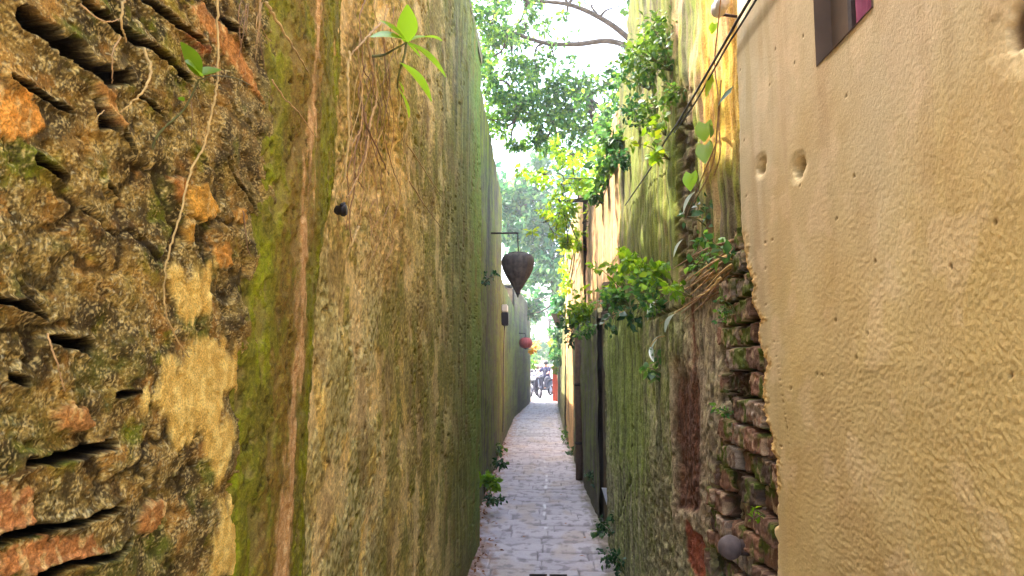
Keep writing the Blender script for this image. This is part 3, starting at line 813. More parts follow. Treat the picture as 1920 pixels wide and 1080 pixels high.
# ------------------------------------------------------------------ right: low mossy wall with its ledge, recessed upper wall
def low_fn(Y, Z):
    h, c = streak_fn(Y, Z, 400, S(156, 146, 122), .8, low=.3, fy=12)
    nf = fbm(Y * 24, Z * 24, 410, 4)
    # pitted mortar low down
    f1, f2, _ = worley(Y * 18 + .3 * nf, Z * 20, 15)
    pm = ss(1.45, .95, Z + .2 * nf + .25 * (Y - 3.4)) * ss(5.0, 3.8, Y)
    h = h - .016 * ss(.3, .1, f1) * pm + (.0015 + .004 * pm) * nf
    c = mix(c, mix(S(104, 90, 70), S(142, 126, 100), ss(-.2, .5, nf)), pm * .8)
    c = mix(c, S(92, 98, 30), pm * .5 * ss(.05, .4, fbm(Y * 10, Z * 10, 416, 3)))
    # greyer pinkish render at the near end
    c = mix(c, mix(S(118, 98, 88), S(142, 122, 106), ss(-.3, .3, fbm(Y * 26, Z * 1.6, 419, 3))), .85 * ss(3.25, 2.95, Y + .04 * nf) * ss(.8, 1.1, Z))
    # chase of a lost downpipe, dark red-brown, with a rounded foot and a bare brick under it
    ya, yb = on_wall(1312, 800, .58)[0], on_wall(1262, 800, .58)[0]
    zt, zb = on_wall(1285, 705, .58)[1], on_wall(1290, 985, .58)[1]
    u = (Y - ya) / (yb - ya)
    foot = zb + .10 * np.clip(1 - u, 0, 1)
    u = u + .10 * fbm(Y * 0 + 3, Z * 5, 432, 2)
    m = ss(-.08, .14, u) * ss(1.08, .86, u) * ss(foot - .01, foot + .02, Z) * ss(zt + .14, zt - .10, Z + .05 * nf)
    rim = ss(-.25, -.02, u) * ss(1.25, 1.02, u) * ss(foot - .1, foot - .02, Z) * ss(zt + .12, zt, Z) * (1 - m)
    h = h - .012 * m + .003 * rim
    c = mix(c, S(140, 120, 96), rim * .6)
    c = mix(c, mix(S(78, 46, 34), S(98, 62, 44), ss(-.3, .3, fbm(Y * 40, Z * 2, 423, 3))), m * .9)
    y0, z0 = on_wall(1318, 1010, .58); y1, z1 = on_wall(1284, 1052, .58)
    bm = ss(.004, -.006, poly_sd(Y, Z, [(y0, z0), (y1, z0), (y1, z1), (y0, z1)]) + .006 * nf)
    h = h - .008 * bm; c = mix(c, S(128, 66, 44), bm * .9)
    # red stain dripping from the ledge
    rs = ss(.05, .02, np.abs(Y - on_wall(1298, 560, .58)[0]) + .02 * nf) * ss(1.2, 1.9, Z)
    c = mix(c, S(126, 62, 48), rs * .75)
    gr = fbm(Y * 30, Z * 26, 434, 3)
    c = mix(c, S(70, 62, 44), .6 * ss(.1, .5, gr)); c = mix(c, S(168, 156, 122), .5 * ss(.15, .55, -gr))
    gp = ss(4.1, 4.6, Y + .2 * nf) * ss(6.9, 6.4, Y) * ss(.7, 1.1, Z + .2 * nf)
    c = mix(c, mix(S(98, 112, 38), S(128, 140, 62), ss(-.3, .4, fbm(Y * 20, Z * 2.2, 437, 4))), gp * .7)
    c = mix(c, S(150, 140, 118), .5 * ss(4.2, 3.6, Y) * ss(2.9, 3.2, Y) * ss(.0, .4, fbm(Y * 5, Z * 5, 440, 3)))
    # crack
    ck = ss(.016, .006, line_d(Y, Z, [on_wall(a, b, .58) for a, b in ((1182, 700), (1185, 800), (1180, 900), (1160, 975))]) + .010 * nf)
    h = h - .02 * ck; c = mix(c, S(48, 40, 30), ck * .8)
    h = h - .045 * ss(.015, -.015, Y - np.interp(Z, [t[1] for t in BL], [t[0] for t in BL]) + .02 * nf)
    # blocks laid bare at the top
    tb = ss(1.72, 1.8, Z + .05 * fbm(Y * 4, Z * 0, 428, 2)) * ss(4.3, 3.7, Y) * ss(2.9, 3.2, Y)
    bx = np.minimum(np.abs(((Y * 4.2) % 1) - .5) * 2, np.abs(((Z * 9) % 1) - .5) * 2)
    h = h - .025 * tb * ss(.8, 1.0, 1 - bx * .9)
    vs_ = fbm(Y * 11, Z * .45, 450, 3)
    c = mix(c, S(58, 54, 40), .6 * ss(.12, .4, vs_) * (1 - .7 * pm)); h = h - .006 * ss(.12, .4, vs_) * (1 - pm)
    c = c * np.array([1.30, 1.40, 1.2])
    c = mix(c, S(158, 138, 112), rim * .55); c = mix(c, mix(S(74, 46, 34), S(104, 68, 48), ss(-.3, .3, fbm(Y * 40, Z * 2, 423, 3))), m * .92)
    c = mix(c, S(134, 70, 46), bm * .9)
    return h, c
RW1 = side_wall('mossy_wall', 'low moss streaked right wall with plant covered ledge and brown pipe chase', 1, 1.93, 6.9, .585, .58, 0, 1.93,
                low_fn, M['low_plaster'], thick=.5, top=False, dz=.0075, dens=.6, rag=lambda y: 1.92 + .06 * fbm(y * 2.5, y * 0, 430, 3) + .05 * ss(3.2, 6.5, y))
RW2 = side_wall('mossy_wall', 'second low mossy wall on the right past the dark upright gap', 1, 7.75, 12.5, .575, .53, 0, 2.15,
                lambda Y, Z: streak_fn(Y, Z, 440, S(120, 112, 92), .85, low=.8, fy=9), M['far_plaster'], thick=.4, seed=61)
MB_gap = side_wall('gap_wall', 'dark brown recessed strip of wall between two low mossy walls', 1, 6.85, 7.85, .70, .70, 0, 2.2,
                lambda Y, Z: streak_fn(Y, Z, 460, S(82, 66, 54), .15), M['far_plaster'], thick=.3, top=False)
def up_fn(Y, Z):
    h, c = streak_fn(Y, Z, 480, S(112, 102, 70), 1.0, gold=.08, low=0, fy=11)
    nf = fbm(Y * 20, Z * 20, 490, 4)
    g = ss(4.3, 3.4, Y)
    c = mix(c, mix(S(196, 136, 64), S(206, 164, 60), ss(-.3, .3, fbm(Y * 22, Z * .6, 493, 3))), .6 * ss(3.15, 2.9, Y) * ss(2.2, 2.45, Z))  # gold put into the colour above the shadow line, standing in for sunlight
    # pale pink bare plaster
    ds = fbm(Y * 13, Z * .35, 510, 3)
    c = mix(c, S(70, 68, 52), .75 * ss(.05, .4, ds) * ss(2.9, 3.3, Y)); h = h - .012 * ss(.05, .4, ds)
    c = mix(c, S(98, 104, 40), .7 * ss(.0, .4, fbm(Y * 17, Z * .5, 515, 3)) * ss(2.8, 3.2, Y))
    pk = .8 * ss(.12, .4, fbm(Y * 3.2, Z * 2.2, 496, 3) + .2 * ss(2.3, 2.7, Z) - .1) * ss(3.9, 3.4, Y)
    c = mix(c, S(190, 148, 118), pk * .6)
    # dark broken-out upright with brick showing
    y0 = on_wall(1283, 330, .66)[0]
    d = np.abs(Y - y0 + .05 * fbm(Z * 4, Z * 0, 499, 3)) / .19
    m = ss(1.1, .75, d + .25 * nf) * ss(1.9, 2.05, Z) * ss(2.95, 2.75, Z)
    f1, f2, cid = worley(Y * 9, Z * 15, 17)
    h = h - m * (.05 - .04 * cid * ss(.02, .15, f2 - f1))
    c = mix(c, mix(S(66, 58, 44), S(104, 88, 64), cid), m * .9)
    c = mix(c, S(84, 96, 40), m * .4 * ss(0, .3, nf))
    return h, c
RU1 = side_wall('upper_wall', 'tall gold and green streaked wall set back above the plant ledge', 1, 1.95, 6.1, .66, .655, 1.86, 4.35,
                up_fn, M['plaster'], thick=.4, top=False, dz=.009, dens=.6,
                rag=lambda y: 4.4 - .55 * ss(4.8, 6.1, y) + .10 * fbm(y * 3.1, y * 0 + 2, 505, 4))
RU2 = side_wall('pink_wall', 'sunlit pinkish plaster wall with creepers beyond the streaked upper wall', 1, 6.12, 10.2, .66, .62, 1.95, 3.75,
                lambda Y, Z: streak_fn(Y, Z, 520, S(206, 160, 124), .25, gold=.25, low=0, fy=9), M['far_plaster'], thick=.4, seed=67, dz=.015)
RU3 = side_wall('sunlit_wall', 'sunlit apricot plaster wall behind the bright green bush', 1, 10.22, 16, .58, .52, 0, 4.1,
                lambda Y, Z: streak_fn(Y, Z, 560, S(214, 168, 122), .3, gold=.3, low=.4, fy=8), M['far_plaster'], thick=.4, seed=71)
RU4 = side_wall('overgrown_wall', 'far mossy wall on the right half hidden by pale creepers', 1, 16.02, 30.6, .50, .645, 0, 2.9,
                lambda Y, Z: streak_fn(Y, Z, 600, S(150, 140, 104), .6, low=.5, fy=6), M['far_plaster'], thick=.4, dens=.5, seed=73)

# ------------------------------------------------------------------ leaves
class LB:
    """many folded leaves in one mesh"""
    def __init__(s): s.v, s.f, s.n = [], [], 0
    def many(s, P, D, N, L, W, fold=.18, droop=.18):
        P, D, N = (np.asarray(a, float) for a in (P, D, N))
        D = D / (np.linalg.norm(D, axis=1, keepdims=True) + 1e-9)
        N = N - D * (N * D).sum(1, keepdims=True); N /= np.linalg.norm(N, axis=1, keepdims=True) + 1e-9
        T = np.cross(D, N); L = np.asarray(L)[:, None]; W = np.asarray(W)[:, None]
        v = np.stack([P, P + .42 * L * D - W * T + fold * W * N, P + .5 * L * D, P + .42 * L * D + W * T + fold * W * N,
                      P + .80 * L * D - .52 * W * T - .4 * droop * L * N, P + .80 * L * D + .52 * W * T - .4 * droop * L * N, P + L * D - droop * L * N], 1)
        n = len(P); b = (np.arange(n) * 7)[:, None] + s.n
        f = np.concatenate([b + np.array(t) for t in ((0, 2, 1), (0, 3, 2), (1, 2, 4), (2, 3, 5), (2, 5, 4), (4, 5, 6))], 0)
        s.v.append(v.reshape(-1, 3)); s.f.append(f); s.n += n * 7
        return s
    def big(s, base, tip, w, nrm, curl=.12, prof='lance', seg=9):
        """one large leaf with a midrib fold and a curved blade"""
        base, tip = np.array(base, float), np.array(tip, float)
        L = np.linalg.norm(tip - base); D = (tip - base) / L
        N = np.array(nrm, float); N = N - D * (N @ D); N /= np.linalg.norm(N); T = np.cross(D, N)
        rows = []
        for i in range(seg + 1):
            t = i / seg
            if prof == 'heart':
                ww = w * (math.sin(math.pi * min(1, (t * .86 + .14))) ** .75) * (1.12 - .55 * t); back = -.16 * L * max(0, 1 - t * 5)
            else:
                ww = w * math.sin(math.pi * (t * .93 + .04)) ** .9 * (1.12 - .25 * t); back = 0
            p = base + D * L * t - N * curl * L * (t * t) + N * curl * .35 * L * t
            rows += [p - T * ww + N * ww * .28 + D * back, p, p + T * ww + N * ww * .28 + D * back]
        f = []
        for i in range(seg):
            a = s.n + i * 3
            for k in (0, 1):
                f += [(a + k, a + k + 1, a + k + 4), (a + k, a + k + 4, a + k + 3)]
        s.v.append(np.array(rows)); s.f.append(np.array(f)); s.n += len(rows)
        return s
    def build(s, name, mat, parent=None):
        return link(name, new_mesh(name, np.concatenate(s.v), np.concatenate(s.f), True), mat, parent)
RS = np.random.RandomState(99)
def clump(lb, c, r, n, L, flat=.8, updir=.6, spread=1.):
    """n leaves through a loose blob round c"""
    c = np.array(c, float)
    u = RS.normal(size=(n, 3)); u /= np.linalg.norm(u, axis=1, keepdims=True)
    rr = RS.rand(n, 1) ** .55
    P = c + u * rr * r * np.array([1, 1, flat])
    D = u * .8 + RS.normal(size=(n, 3)) * .6 + np.array([0, 0, -.25])
    N = RS.normal(size=(n, 3)) * .55 + np.array([0, 0, updir])
    Ls = L * (.6 + .7 * RS.rand(n))
    return lb.many(P, D, N, Ls, Ls * (.24 + .12 * RS.rand(n)), droop=.25)

# ------------------------------------------------------------------ trees
def tree(name, label, base, trunk_pts, r0, clumps, leaf, mat, group=None, limbs=(), per=1.0):
    """clumps: (point, radius, leaf count); limbs: extra drawn branches"""
    t = thing(name, label, 'tree', base, group)
    mb = MB()
    tp = spline([base] + list(trunk_pts), 5)
    mb.tube(tp, list(np.linspace(r0, r0 * .45, len(tp))), 10)
    for pts, r in limbs:
        q = spline(pts, 6); mb.tube(q, list(np.linspace(r, r * .35, len(q))), 7)
    lb = LB()
    pool = [Vector(p) for p in trunk_pts[1:]] or [Vector(trunk_pts[-1])]
    for pts, r in limbs: pool += [Vector(p) for p in pts[1:]]
    for p, r, n in clumps:
        p = Vector(p)
        q = min(pool, key=lambda a: (a - p).length)
        mid = (p + q) / 2 + Vector((RS.normal() * .06, RS.normal() * .06, RS.normal() * .1 - .02 * (p - q).length))
        sp = spline([q, mid, p], 4)
        mb.tube(sp, list(np.linspace(min(r0 * .22, .02 + .012 * (p - q).length), .006, len(sp))), 5)
        for k in range(3):                 # twigs
            e = p + Vector(RS.normal(size=3)) * r * .55
            mb.tube([p, (p + e) / 2 + Vector(RS.normal(size=3)) * .04 * r, e], [.008, .006, .003], 4)
        sub = max(2, int(n / 26))
        for k in range(sub):
            cc = np.array(p) + RS.normal(size=3) * r * np.array([.52, .52, .42])
            clump(lb, cc, r * (.30 + .25 * RS.rand()), int(n / sub * per), leaf)
    mb.build('trunk', M['bark'], t, True)
    lb.build('crown', mat, t)
    return t
A = lambda px, py, d: tuple(at_depth(px, py, d))
ca = []
extra = [(930, 180, 40, 90, 10.5), (990, 150, 40, 70, 11), (1025, 170, 36, 60, 11), (1165, 170, 30, 60, 10), (1130, 240, 40, 110, 9.6), (1060, 230, 40, 90, 10.5), (1000, 260, 26, 50, 11), (920, 60, 36, 80, 10.8), (985, 46, 30, 30, 11), (1160, 250, 26, 70, 8.6), (925, 225, 34, 70, 10.5), (955, 120, 34, 70, 10.6), (960, 270, 22, 40, 11), (905, 110, 30, 60, 10.6)]
for px, py, rp, n, d in ((905, 25, 42, 130, 10.5), (935, 85, 45, 130, 11), (915, 150, 40, 120, 10.5), (962, 60, 40, 90, 11.5), (1000, 112, 45, 90, 11), (975, 190, 45, 140, 10.5),
        (1012, 222, 40, 120, 11), (945, 222, 34, 90, 11), (1060, 182, 50, 170, 11), (1100, 165, 45, 150, 10.5), (1142, 205, 45, 150, 10), (1085, 245, 50, 170, 11),
        (1040, 275, 42, 130, 11.5), (1122, 285, 40, 120, 10), (1150, 140, 26, 34, 10.5), (1062, 42, 32, 16, 11), (1112, 10, 34, 12, 11), (1160, 12, 28, 20, 10.5),
        (1012, 36, 30, 30, 11), (962, -10, 40, 100, 11), (1042, 118, 28, 16, 11), (900, 95, 30, 70, 12), (1184, 100, 26, 30, 11), (1090, 70, 22, 6, 11), (1060, -60, 60, 60, 11), (960, -60, 70, 120, 11.5), (1120, -50, 60, 110, 11), (1190, -20, 40, 70, 12), *extra):
    ca.append((A(px, py, d), rp * d / FPX, int(n * 3.6)))
tree('leafy_tree', 'tall leafy tree whose two bare dark branches arch over the alley', (2.4, 11.6, 0), [(2.35, 11.6, 2.5), (2.1, 11.5, 4.6), A(1215, 110, 11.3), A(1230, -30, 11.6)], .17, ca, .082, M['leaf_mid'],
     limbs=(([A(1225, 120, 11.3), A(1172, 66, 11.2), A(1125, 33, 11), A(1065, 8, 11), A(990, 0, 11), A(935, -14, 11)], .055),
            ([A(1225, 110, 11.3), A(1150, 78, 11.1), A(1080, 83, 10.9), A(1020, 80, 10.8), A(955, 58, 10.8), A(915, 40, 10.8)], .05),
            ([A(1225, 120, 11.3), A(1160, 150, 10.8), A(1100, 180, 10.8), A(1040, 230, 11), A(975, 205, 10.8)], .04)))
cb = []
for px, py, rp, n, d in ((1020, 328, 30, 60, 9.5), (1052, 345, 40, 110, 9.5), (1090, 335, 36, 90, 9.2), (1062, 395, 36, 110, 9.6), (1032, 412, 26, 60, 9.8), (1092, 418, 30, 70, 9.8),
        (1042, 442, 22, 50, 9.8), (1108, 300, 34, 80, 9), (1075, 290, 34, 80, 9.4), (1085, 455, 20, 40, 10.4), (1120, 350, 18, 30, 9), (1060, 460, 16, 24, 10)):
    cb.append((A(px, py, d), rp * d / FPX, int(n * 2.2)))
tree('wall_shrub', 'bright yellow green shrub leaning off the top of the pinkish wall', (.86, 9.3, 3.7), [(.80, 9.3, 3.95), A(1110, 370, 9.3), A(1085, 375, 9.5), A(1055, 380, 9.6)], .05, cb, .07, M['leaf_yellow'])
cc_ = []
for px, py, rp, n, d in ((950, 352, 32, 130, 27), (945, 390, 24, 90, 26), (975, 360, 34, 110, 26), (1005, 420, 34, 110, 25.5), (950, 430, 24, 80, 26), (982, 398, 42, 170, 27), (1002, 448, 42, 170, 26), (1022, 482, 40, 170, 26), (1030, 522, 34, 120, 26), (968, 452, 36, 130, 28), (1000, 372, 36, 120, 27), (985, 330, 28, 60, 27),
        (1015, 300, 30, 80, 27), (1040, 400, 40, 140, 26), (1000, 520, 26, 60, 28), (960, 400, 30, 100, 28), (1050, 480, 30, 90, 26), (1000, 562, 24, 60, 29), (962, 555, 26, 80, 29), (985, 590, 22, 60, 29), (1060, 340, 40, 120, 27)):
    cc_.append((A(px, py, d), rp * d / FPX, int(n * 3.4)))
tree('far_tree', 'bluish green tree with dark trunk rising behind the far right wall', (1.5, 26.5, 0), [(1.4, 26.5, 2.6), A(1046, 560, 26.5), A(1036, 500, 26.5), A(1030, 430, 26.5), A(1010, 370, 26.8)], .20, cc_, .24, M['leaf_blue'], per=.9)
# shade tree behind the left wall: it dapples the sun on the upper right wall
cd_ = []
for i in range(80):
    y = RS.uniform(2.6, 10.5); q = RS.uniform(0, 1)
    cd_.append(((-1.5 - 1.6 * q, y, 5.6 + 2.2 * q + RS.normal() * .55), .45, 62))
tree('leafy_tree', 'broad tree rising behind the tall left wall and shading the right wall', (-3.0, 6.3, 0), [(-3, 6.3, 3), (-2.8, 6.2, 5.2), (-2.3, 6.2, 6.4), (-2.1, 6.4, 7.6)], .16, cd_, .12, M['leaf_mid'])
ce_ = []
for i in range(22):
    ce_.append((A(RS.uniform(985, 1075), RS.uniform(560, 672), 52), .9, 60))
tree('street_tree', 'pale distant tree across the street past the alley mouth', (2.0, 52, 0), [(1.9, 52, 1.6), A(1035, 640, 52), A(1030, 600, 52)], .2, ce_, .34, M['leaf_blue'])

# ------------------------------------------------------------------ plants
def wall_plant(name, label, c, root, r, n, L, mat, group=None, stems=7, flat=.8):
    """a small plant: stems fan from its root into a loose head of leaves"""
    t = thing(name, label, 'plant', tuple(root), group)
    root, c = Vector(root), Vector(c)
    mb, lb = MB(), LB()
    for k in range(stems):
        e = c + Vector(RS.normal(size=3)) * r * .5
        m = (root + e) / 2 + Vector((0, 0, .15 * r)) + Vector(RS.normal(size=3)) * r * .08
        sp = spline([root, m, e], 4)
        mb.tube(sp, list(np.linspace(.035 * L + .002, .012 * L + .001, len(sp))), 5)
        clump(lb, e, r * .55, max(4, n // stems), L, flat)
    mb.build('stem', M['stem'], t, True)
    lb.build('foliage', mat, t)
    return t
def WP(px, py, x, off, rp, n, Lpx, mat, label, name='ledge_plant', group=None, down=10, stems=7, flat=.8):
    y, z = on_wall(px, py, x)
    y2, z2 = on_wall(px, py + down, x)
    k = y / FPX
    return wall_plant(name, label, (x - off, y, z), (x + (.01 if x > 0 else -.01), y, z2 - .0), rp * k, n, Lpx * k, mat, group, stems, flat)
GL = 'plants along the mossy ledge'
WP(1168, 505, .60, .06, 24, 130, 14, M['leaf_bright'], 'leafy ledge plant farthest along, below the dark crack', group=GL, down=50)
WP(1195, 500, .60, .06, 22, 90, 17, M['leaf_bright'], 'bright ledge plant rising highest against the streaked upper wall', group=GL, down=60)
WP(1222, 535, .60, .07, 28, 150, 15, M['leaf_mid'], 'mid green ledge plant in the middle of the ledge', group=GL, down=40)
WP(1180, 560, .59, .06, 26, 160, 14, M['leaf_mid'], 'ledge plant spilling over the edge above the green streaks', group=GL, down=20)
WP(1262, 515, .60, .07, 20, 80, 17, M['leaf_bright'], 'bright ledge plant beside the brown roots', group=GL, down=40)
WP(1250, 560, .59, .07, 22, 90, 15, M['leaf_mid'], 'low ledge plant over the bare blocks', group=GL, down=20)
WP(1205, 590, .585, .06, 20, 50, 18, M['leaf_dark'], 'dark trailing plant hanging just under the ledge', group=GL, down=-20)
WP(1155, 600, .585, .05, 16, 40, 14, M['leaf_dark'], 'small dark plant at the far end of the ledge', group=GL, down=-12)
WP(1300, 540, .585, .05, 22, 70, 14, M['leaf_bright'], 'sparse ledge plant at the end near the dead stalks', group=GL, down=20)
WP(1142, 548, .60, .05, 16, 70, 12, M['leaf_mid'], 'fine leaved ledge plant in front of the stone post', group=GL, down=16)
WP(1215, 505, .61, .06, 18, 70, 13, M['leaf_bright'], 'light feathery plant at the back of the ledge', group=GL, down=34)
WP(1240, 690, .585, .04, 16, 34, 18, M['leaf_mid'], 'small green plant at the top of the brown pipe chase', 'wall_plant', down=16, stems=5)
WP(1385, 470, .60, .05, 26, 40, 22, M['leaf_mid'], 'green sprig in the corner between ochre wall and ledge', 'wall_plant', down=30)
WP(1335, 480, .64, .03, 30, 60, 16, M['leaf_mid'], 'mossy plant on upper wall above the brown roots', 'wall_plant', down=30)
WP(1320, 405, .645, .03, 26, 50, 16, M['leaf_dark'], 'faint dark plant midway up the streaked upper wall', 'wall_plant', down=20)
WP(1255, 105, .645, .07, 55, 520, 13, M['leaf_fern'], 'bushy fern patch growing high on the streaked upper wall', 'fern_patch', down=30, stems=24)
WP(1215, 150, .645, .05, 42, 240, 12, M['leaf_dark'], 'greyish fern patch below the bushy one', 'fern_patch', down=20, stems=14)
WP(1240, 60, .645, .05, 40, 200, 14, M['leaf_fern'], 'small fern patch topmost on the upper wall', 'fern_patch', down=20, stems=12)
WP(1192, 110, .65, .05, 26, 150, 12, M['leaf_fern'], 'trailing fern at the broken far end of the upper wall', 'fern_patch', down=20, stems=10)
WP(1196, 205, .65, .04, 24, 120, 12, M['leaf_dark'], 'dark fern hanging beneath the trailing end fern', 'fern_patch', down=-14, stems=9)
WP(1228, 215, .65, .04, 26, 130, 12, M['leaf_fern'], 'fern patch hanging left of the cable sprig', 'fern_patch', down=-14, stems=9)
WP(1180, 300, .65, .04, 22, 110, 12, M['leaf_dark'], 'dark fern tuft low by the cable end', 'fern_patch', down=-14, stems=9)
WP(1280, 180, .65, .04, 20, 100, 12, M['leaf_fern'], 'small fern above the dark broken strip', 'fern_patch', down=-14, stems=8)
WP(1252, 280, .64, .07, 24, 60, 16, M['leaf_yellow'], 'yellow green sprig beside the black cable on the dark broken strip', 'wall_plant', down=20)
WP(1245, 240, .645, .05, 20, 40, 16, M['leaf_bright'], 'light sprig just above the cable sprig', 'wall_plant', down=15)
WP(1370, 770, .572, .03, 16, 40, 9, M['leaf_mid'], 'tiny weed on the broken bricks', 'weed', down=6, stems=5)
WP(1372, 580, .572, .03, 20, 50, 9, M['leaf_mid'], 'mossy weed on the topmost broken bricks', 'weed', down=6, stems=5)
WP(1428, 962, .56, .02, 12, 24, 10, M['leaf_bright'], 'tiny weed low beside the ochre edge', 'weed', down=6, stems=4)
WP(1098, 582, .53, .08, 28, 330, 11, M['leaf_bright'], 'round bright green bush on the low mossy wall', 'bush', down=16, stems=18)
WP(1082, 612, .53, .07, 26, 220, 11, M['leaf_dark'], 'dark creeper trailing under the bright green bush', 'creeper', down=-14, stems=12)
WP(1110, 620, .54, .05, 16, 80, 10, M['leaf_mid'], 'small leafy sprig right of the bright bush', 'creeper', down=-6)
# creepers over the far right walls
def creeper(label, mat, spots, L, n, x, name='creeper'):
    pts = [on_wall(px, py, x) for px, py, r in spots]
    t = thing(name, label, 'plant', (x, *pts[0]))
    lb, mb = LB(), MB()
    for (y, z), (px, py, r) in zip(pts, spots):
        rr = r * y / FPX
        clump(lb, (x - .05, y, z), rr, n, L, 1.0)
    sp = spline([(x - .01, y, z) for y, z in pts], 4)
    mb.tube(sp, .012, 5); mb.build('stem', M['stem'], t, True); lb.build('foliage', mat, t)
    return t
creeper('yellow leaved creeper hanging down the sunlit apricot wall', M['leaf_yellow'], [(1068, 470, 16), (1064, 500, 14), (1070, 530, 14), (1082, 450, 14), (1062, 545, 10)], .10, 60, .52)
creeper('pale grey green creeper at the mouth of the far wall', M['leaf_blue'], [(1056, 560, 14), (1050, 590, 14), (1052, 620, 16), (1048, 650, 12), (1050, 670, 10)], .16, 110, .50)
creeper('light lime creeper low on the far right wall', M['leaf_yellow'], [(1040, 645, 9), (1044, 665, 8), (1046, 690, 6)], .16, 50, .56)
creeper('creeper tangled over the pinkish wall top', M['leaf_mid'], [(1150, 300, 26), (1138, 330, 20), (1160, 260, 22), (1128, 365, 14)], .085, 110, .64)

# weeds at the foot of the walls
GW = 'weeds at the foot of the walls'
def weed(px, py, x, rp, n, Lp, mat, label):
    y, z = on_wall(px, py, x)
    k = y / FPX
    return wall_plant('weed', label, (x + (.05 if x < 0 else -.05), y, z), (x, y, max(.01, z - rp * k)), rp * k, n, Lp * k, mat, GW, 6)
weed(908, 905, -.60, 20, 130, 13, M['leaf_bright'], 'bright green weed at the foot of the tall left wall')
weed(914, 935, -.58, 14, 60, 10, M['leaf_dark'], 'dark weed just below the bright left weed')
weed(926, 868, -.66, 14, 70, 9, M['leaf_dark'], 'small dark weed farther along the left wall foot')
weed(932, 845, -.70, 10, 50, 8, M['leaf_mid'], 'faint weed beyond the dark left weed')
weed(905, 520, -.555, 14, 50, 9, M['leaf_dark'], 'small dark plant clinging high on the green streaked left wall')
weed(1148, 985, .565, 18, 90, 10, M['leaf_dark'], 'dark weed at right wall foot nearest the camera')
weed(1135, 990, .55, 12, 40, 10, M['leaf_mid'], 'small weed poking onto the paving at right')
weed(1112, 900, .565, 12, 60, 8, M['leaf_dark'], 'low weed under the dark upright gap')
weed(1170, 1050, .565, 24, 120, 10, M['leaf_dark'], 'weed patch at the very bottom right of the path')
weed(1075, 850, .55, 10, 70, 7, M['leaf_dark'], 'weed far along the right wall foot')
weed(1066, 815, .53, 10, 60, 6, M['leaf_mid'], 'faintest weed far along the right wall')

# sprout with round leaves on the rubble
def dpt(px, py, x): y, z = on_wall(px, py, x); return np.array((x, y, z))
cam_n = np.array((0., -1., .35))
sp = thing('sprout', 'small sprout with three round bright leaves on the rubble wall', 'plant', tuple(dpt(285, 275, -.545)))
mb = MB(); q = spline([dpt(283, 285, -.548), dpt(300, 248, -.535), dpt(345, 205, -.515), dpt(374, 148, -.50)], 6)
mb.tube(q, list(np.linspace(.0022, .0013, len(q))), 6)
q = spline([dpt(374, 150, -.50), dpt(400, 142, -.51), dpt(440, 146, -.53), dpt(470, 160, -.545)], 5); mb.tube(q, .0009, 5)
mb.build('stem', M['stem'], sp, True)
b0 = dpt(376, 142, -.50)
LB().big(b0, dpt(342, 80, -.505), .013, (.5, -.9, .2), .10).build('leaf', M['leaf_bright'], sp)
LB().big(b0, dpt(352, 112, -.49), .012, (.6, -.7, .4), .12).build('leaf', M['leaf_bright'], sp)
LB().big(b0, dpt(414, 124, -.50), .011, (.3, -.9, .4), .10).build('leaf', M['leaf_bright'], sp)
LB().big(dpt(345, 190, -.515), dpt(335, 180, -.51), .004, cam_n, .1).build('leaf', M['leaf_bright'], sp)
# large rosette
x0 = -.44
rt = thing('broadleaf_plant', 'plant with a rosette of long bright leaves jutting from the left wall top', 'plant', tuple(dpt(690, 110, -.54)))
mb = MB()
for pts in ([dpt(694, 106, -.54), dpt(720, 103, -.50), dpt(740, 92, -.46), dpt(762, 80, x0)], [dpt(762, 80, x0), dpt(758, 105, x0), dpt(748, 140, x0 - .01), dpt(745, 165, x0 - .02)]):
    q = spline(pts, 6); mb.tube(q, list(np.linspace(.0045, .0028, len(q))), 7)
mb.build('stem', M['stem'], rt, True)
b0 = dpt(762, 79, x0)
for tip, w, n, cu in (((764, 10), .034, (.3, -1, .1), .06), ((722, 34), .016, (.7, -.6, .3), .10), ((706, 50), .020, (.4, -.9, .4), .14), ((828, 58), .024, (0, -.9, .5), .08),
                      ((836, 120), .016, (.0, -.6, .8), .10), ((790, 106), .006, (0, -.5, .9), .05)):
    LB().big(b0, dpt(tip[0], tip[1], x0 + (.02 if tip[0] > 760 else -.02)), w, n, cu).build('leaf', M['leaf_big'], rt)
b1 = dpt(750, 118, x0)
LB().big(b1, dpt(812, 166, x0 + .01), .021, (.1, -.9, .5), .12).build('leaf', M['leaf_big'], rt)
LB().big(dpt(746, 165, x0 - .02), dpt(774, 216, x0 - .02), .017, (.3, -.9, .2), .10).build('leaf', M['leaf_big'], rt)
LB().big(dpt(745, 150, x0 - .02), dpt(760, 170, x0 - .02), .008, (.3, -.9, .2), .10).build('leaf', M['leaf_big'], rt)

# ------------------------------------------------------------------ roots and dry stalks on the walls
GR = 'dry roots hanging on the left wall'
def strand(label, pts, r, mat, x=-.545, lift=.012, name='root', group=GR, r1=.5):
    P = [dpt(a, b, x + (lift if x < 0 else -lift) * (.4 + .6 * math.sin(math.pi * i / max(1, len(pts) - 1)))) for i, (a, b) in enumerate(pts)]
    q = spline(P, 8)
    j = [np.array(p) + RS.normal(size=3) * r * .35 for p in q]
    o = MB().tube(j, list(np.linspace(r, r * r1, len(j))), 6).build(name, mat, None, True)
    return tag(o, label, 'root', group, 'thing')
strand('long thin root dangling down the rubble from the top', [(406, -20), (408, 60), (408, 150), (398, 200), (384, 268), (356, 325), (338, 400), (318, 470), (308, 530), (312, 590), (332, 635), (356, 670)], .0021, M['pale_root'], lift=.03)
strand('short pale root stub at the top of the rubble', [(232, -20), (230, 10), (227, 45), (237, 78)], .0021, M['pale_root'], lift=.02)
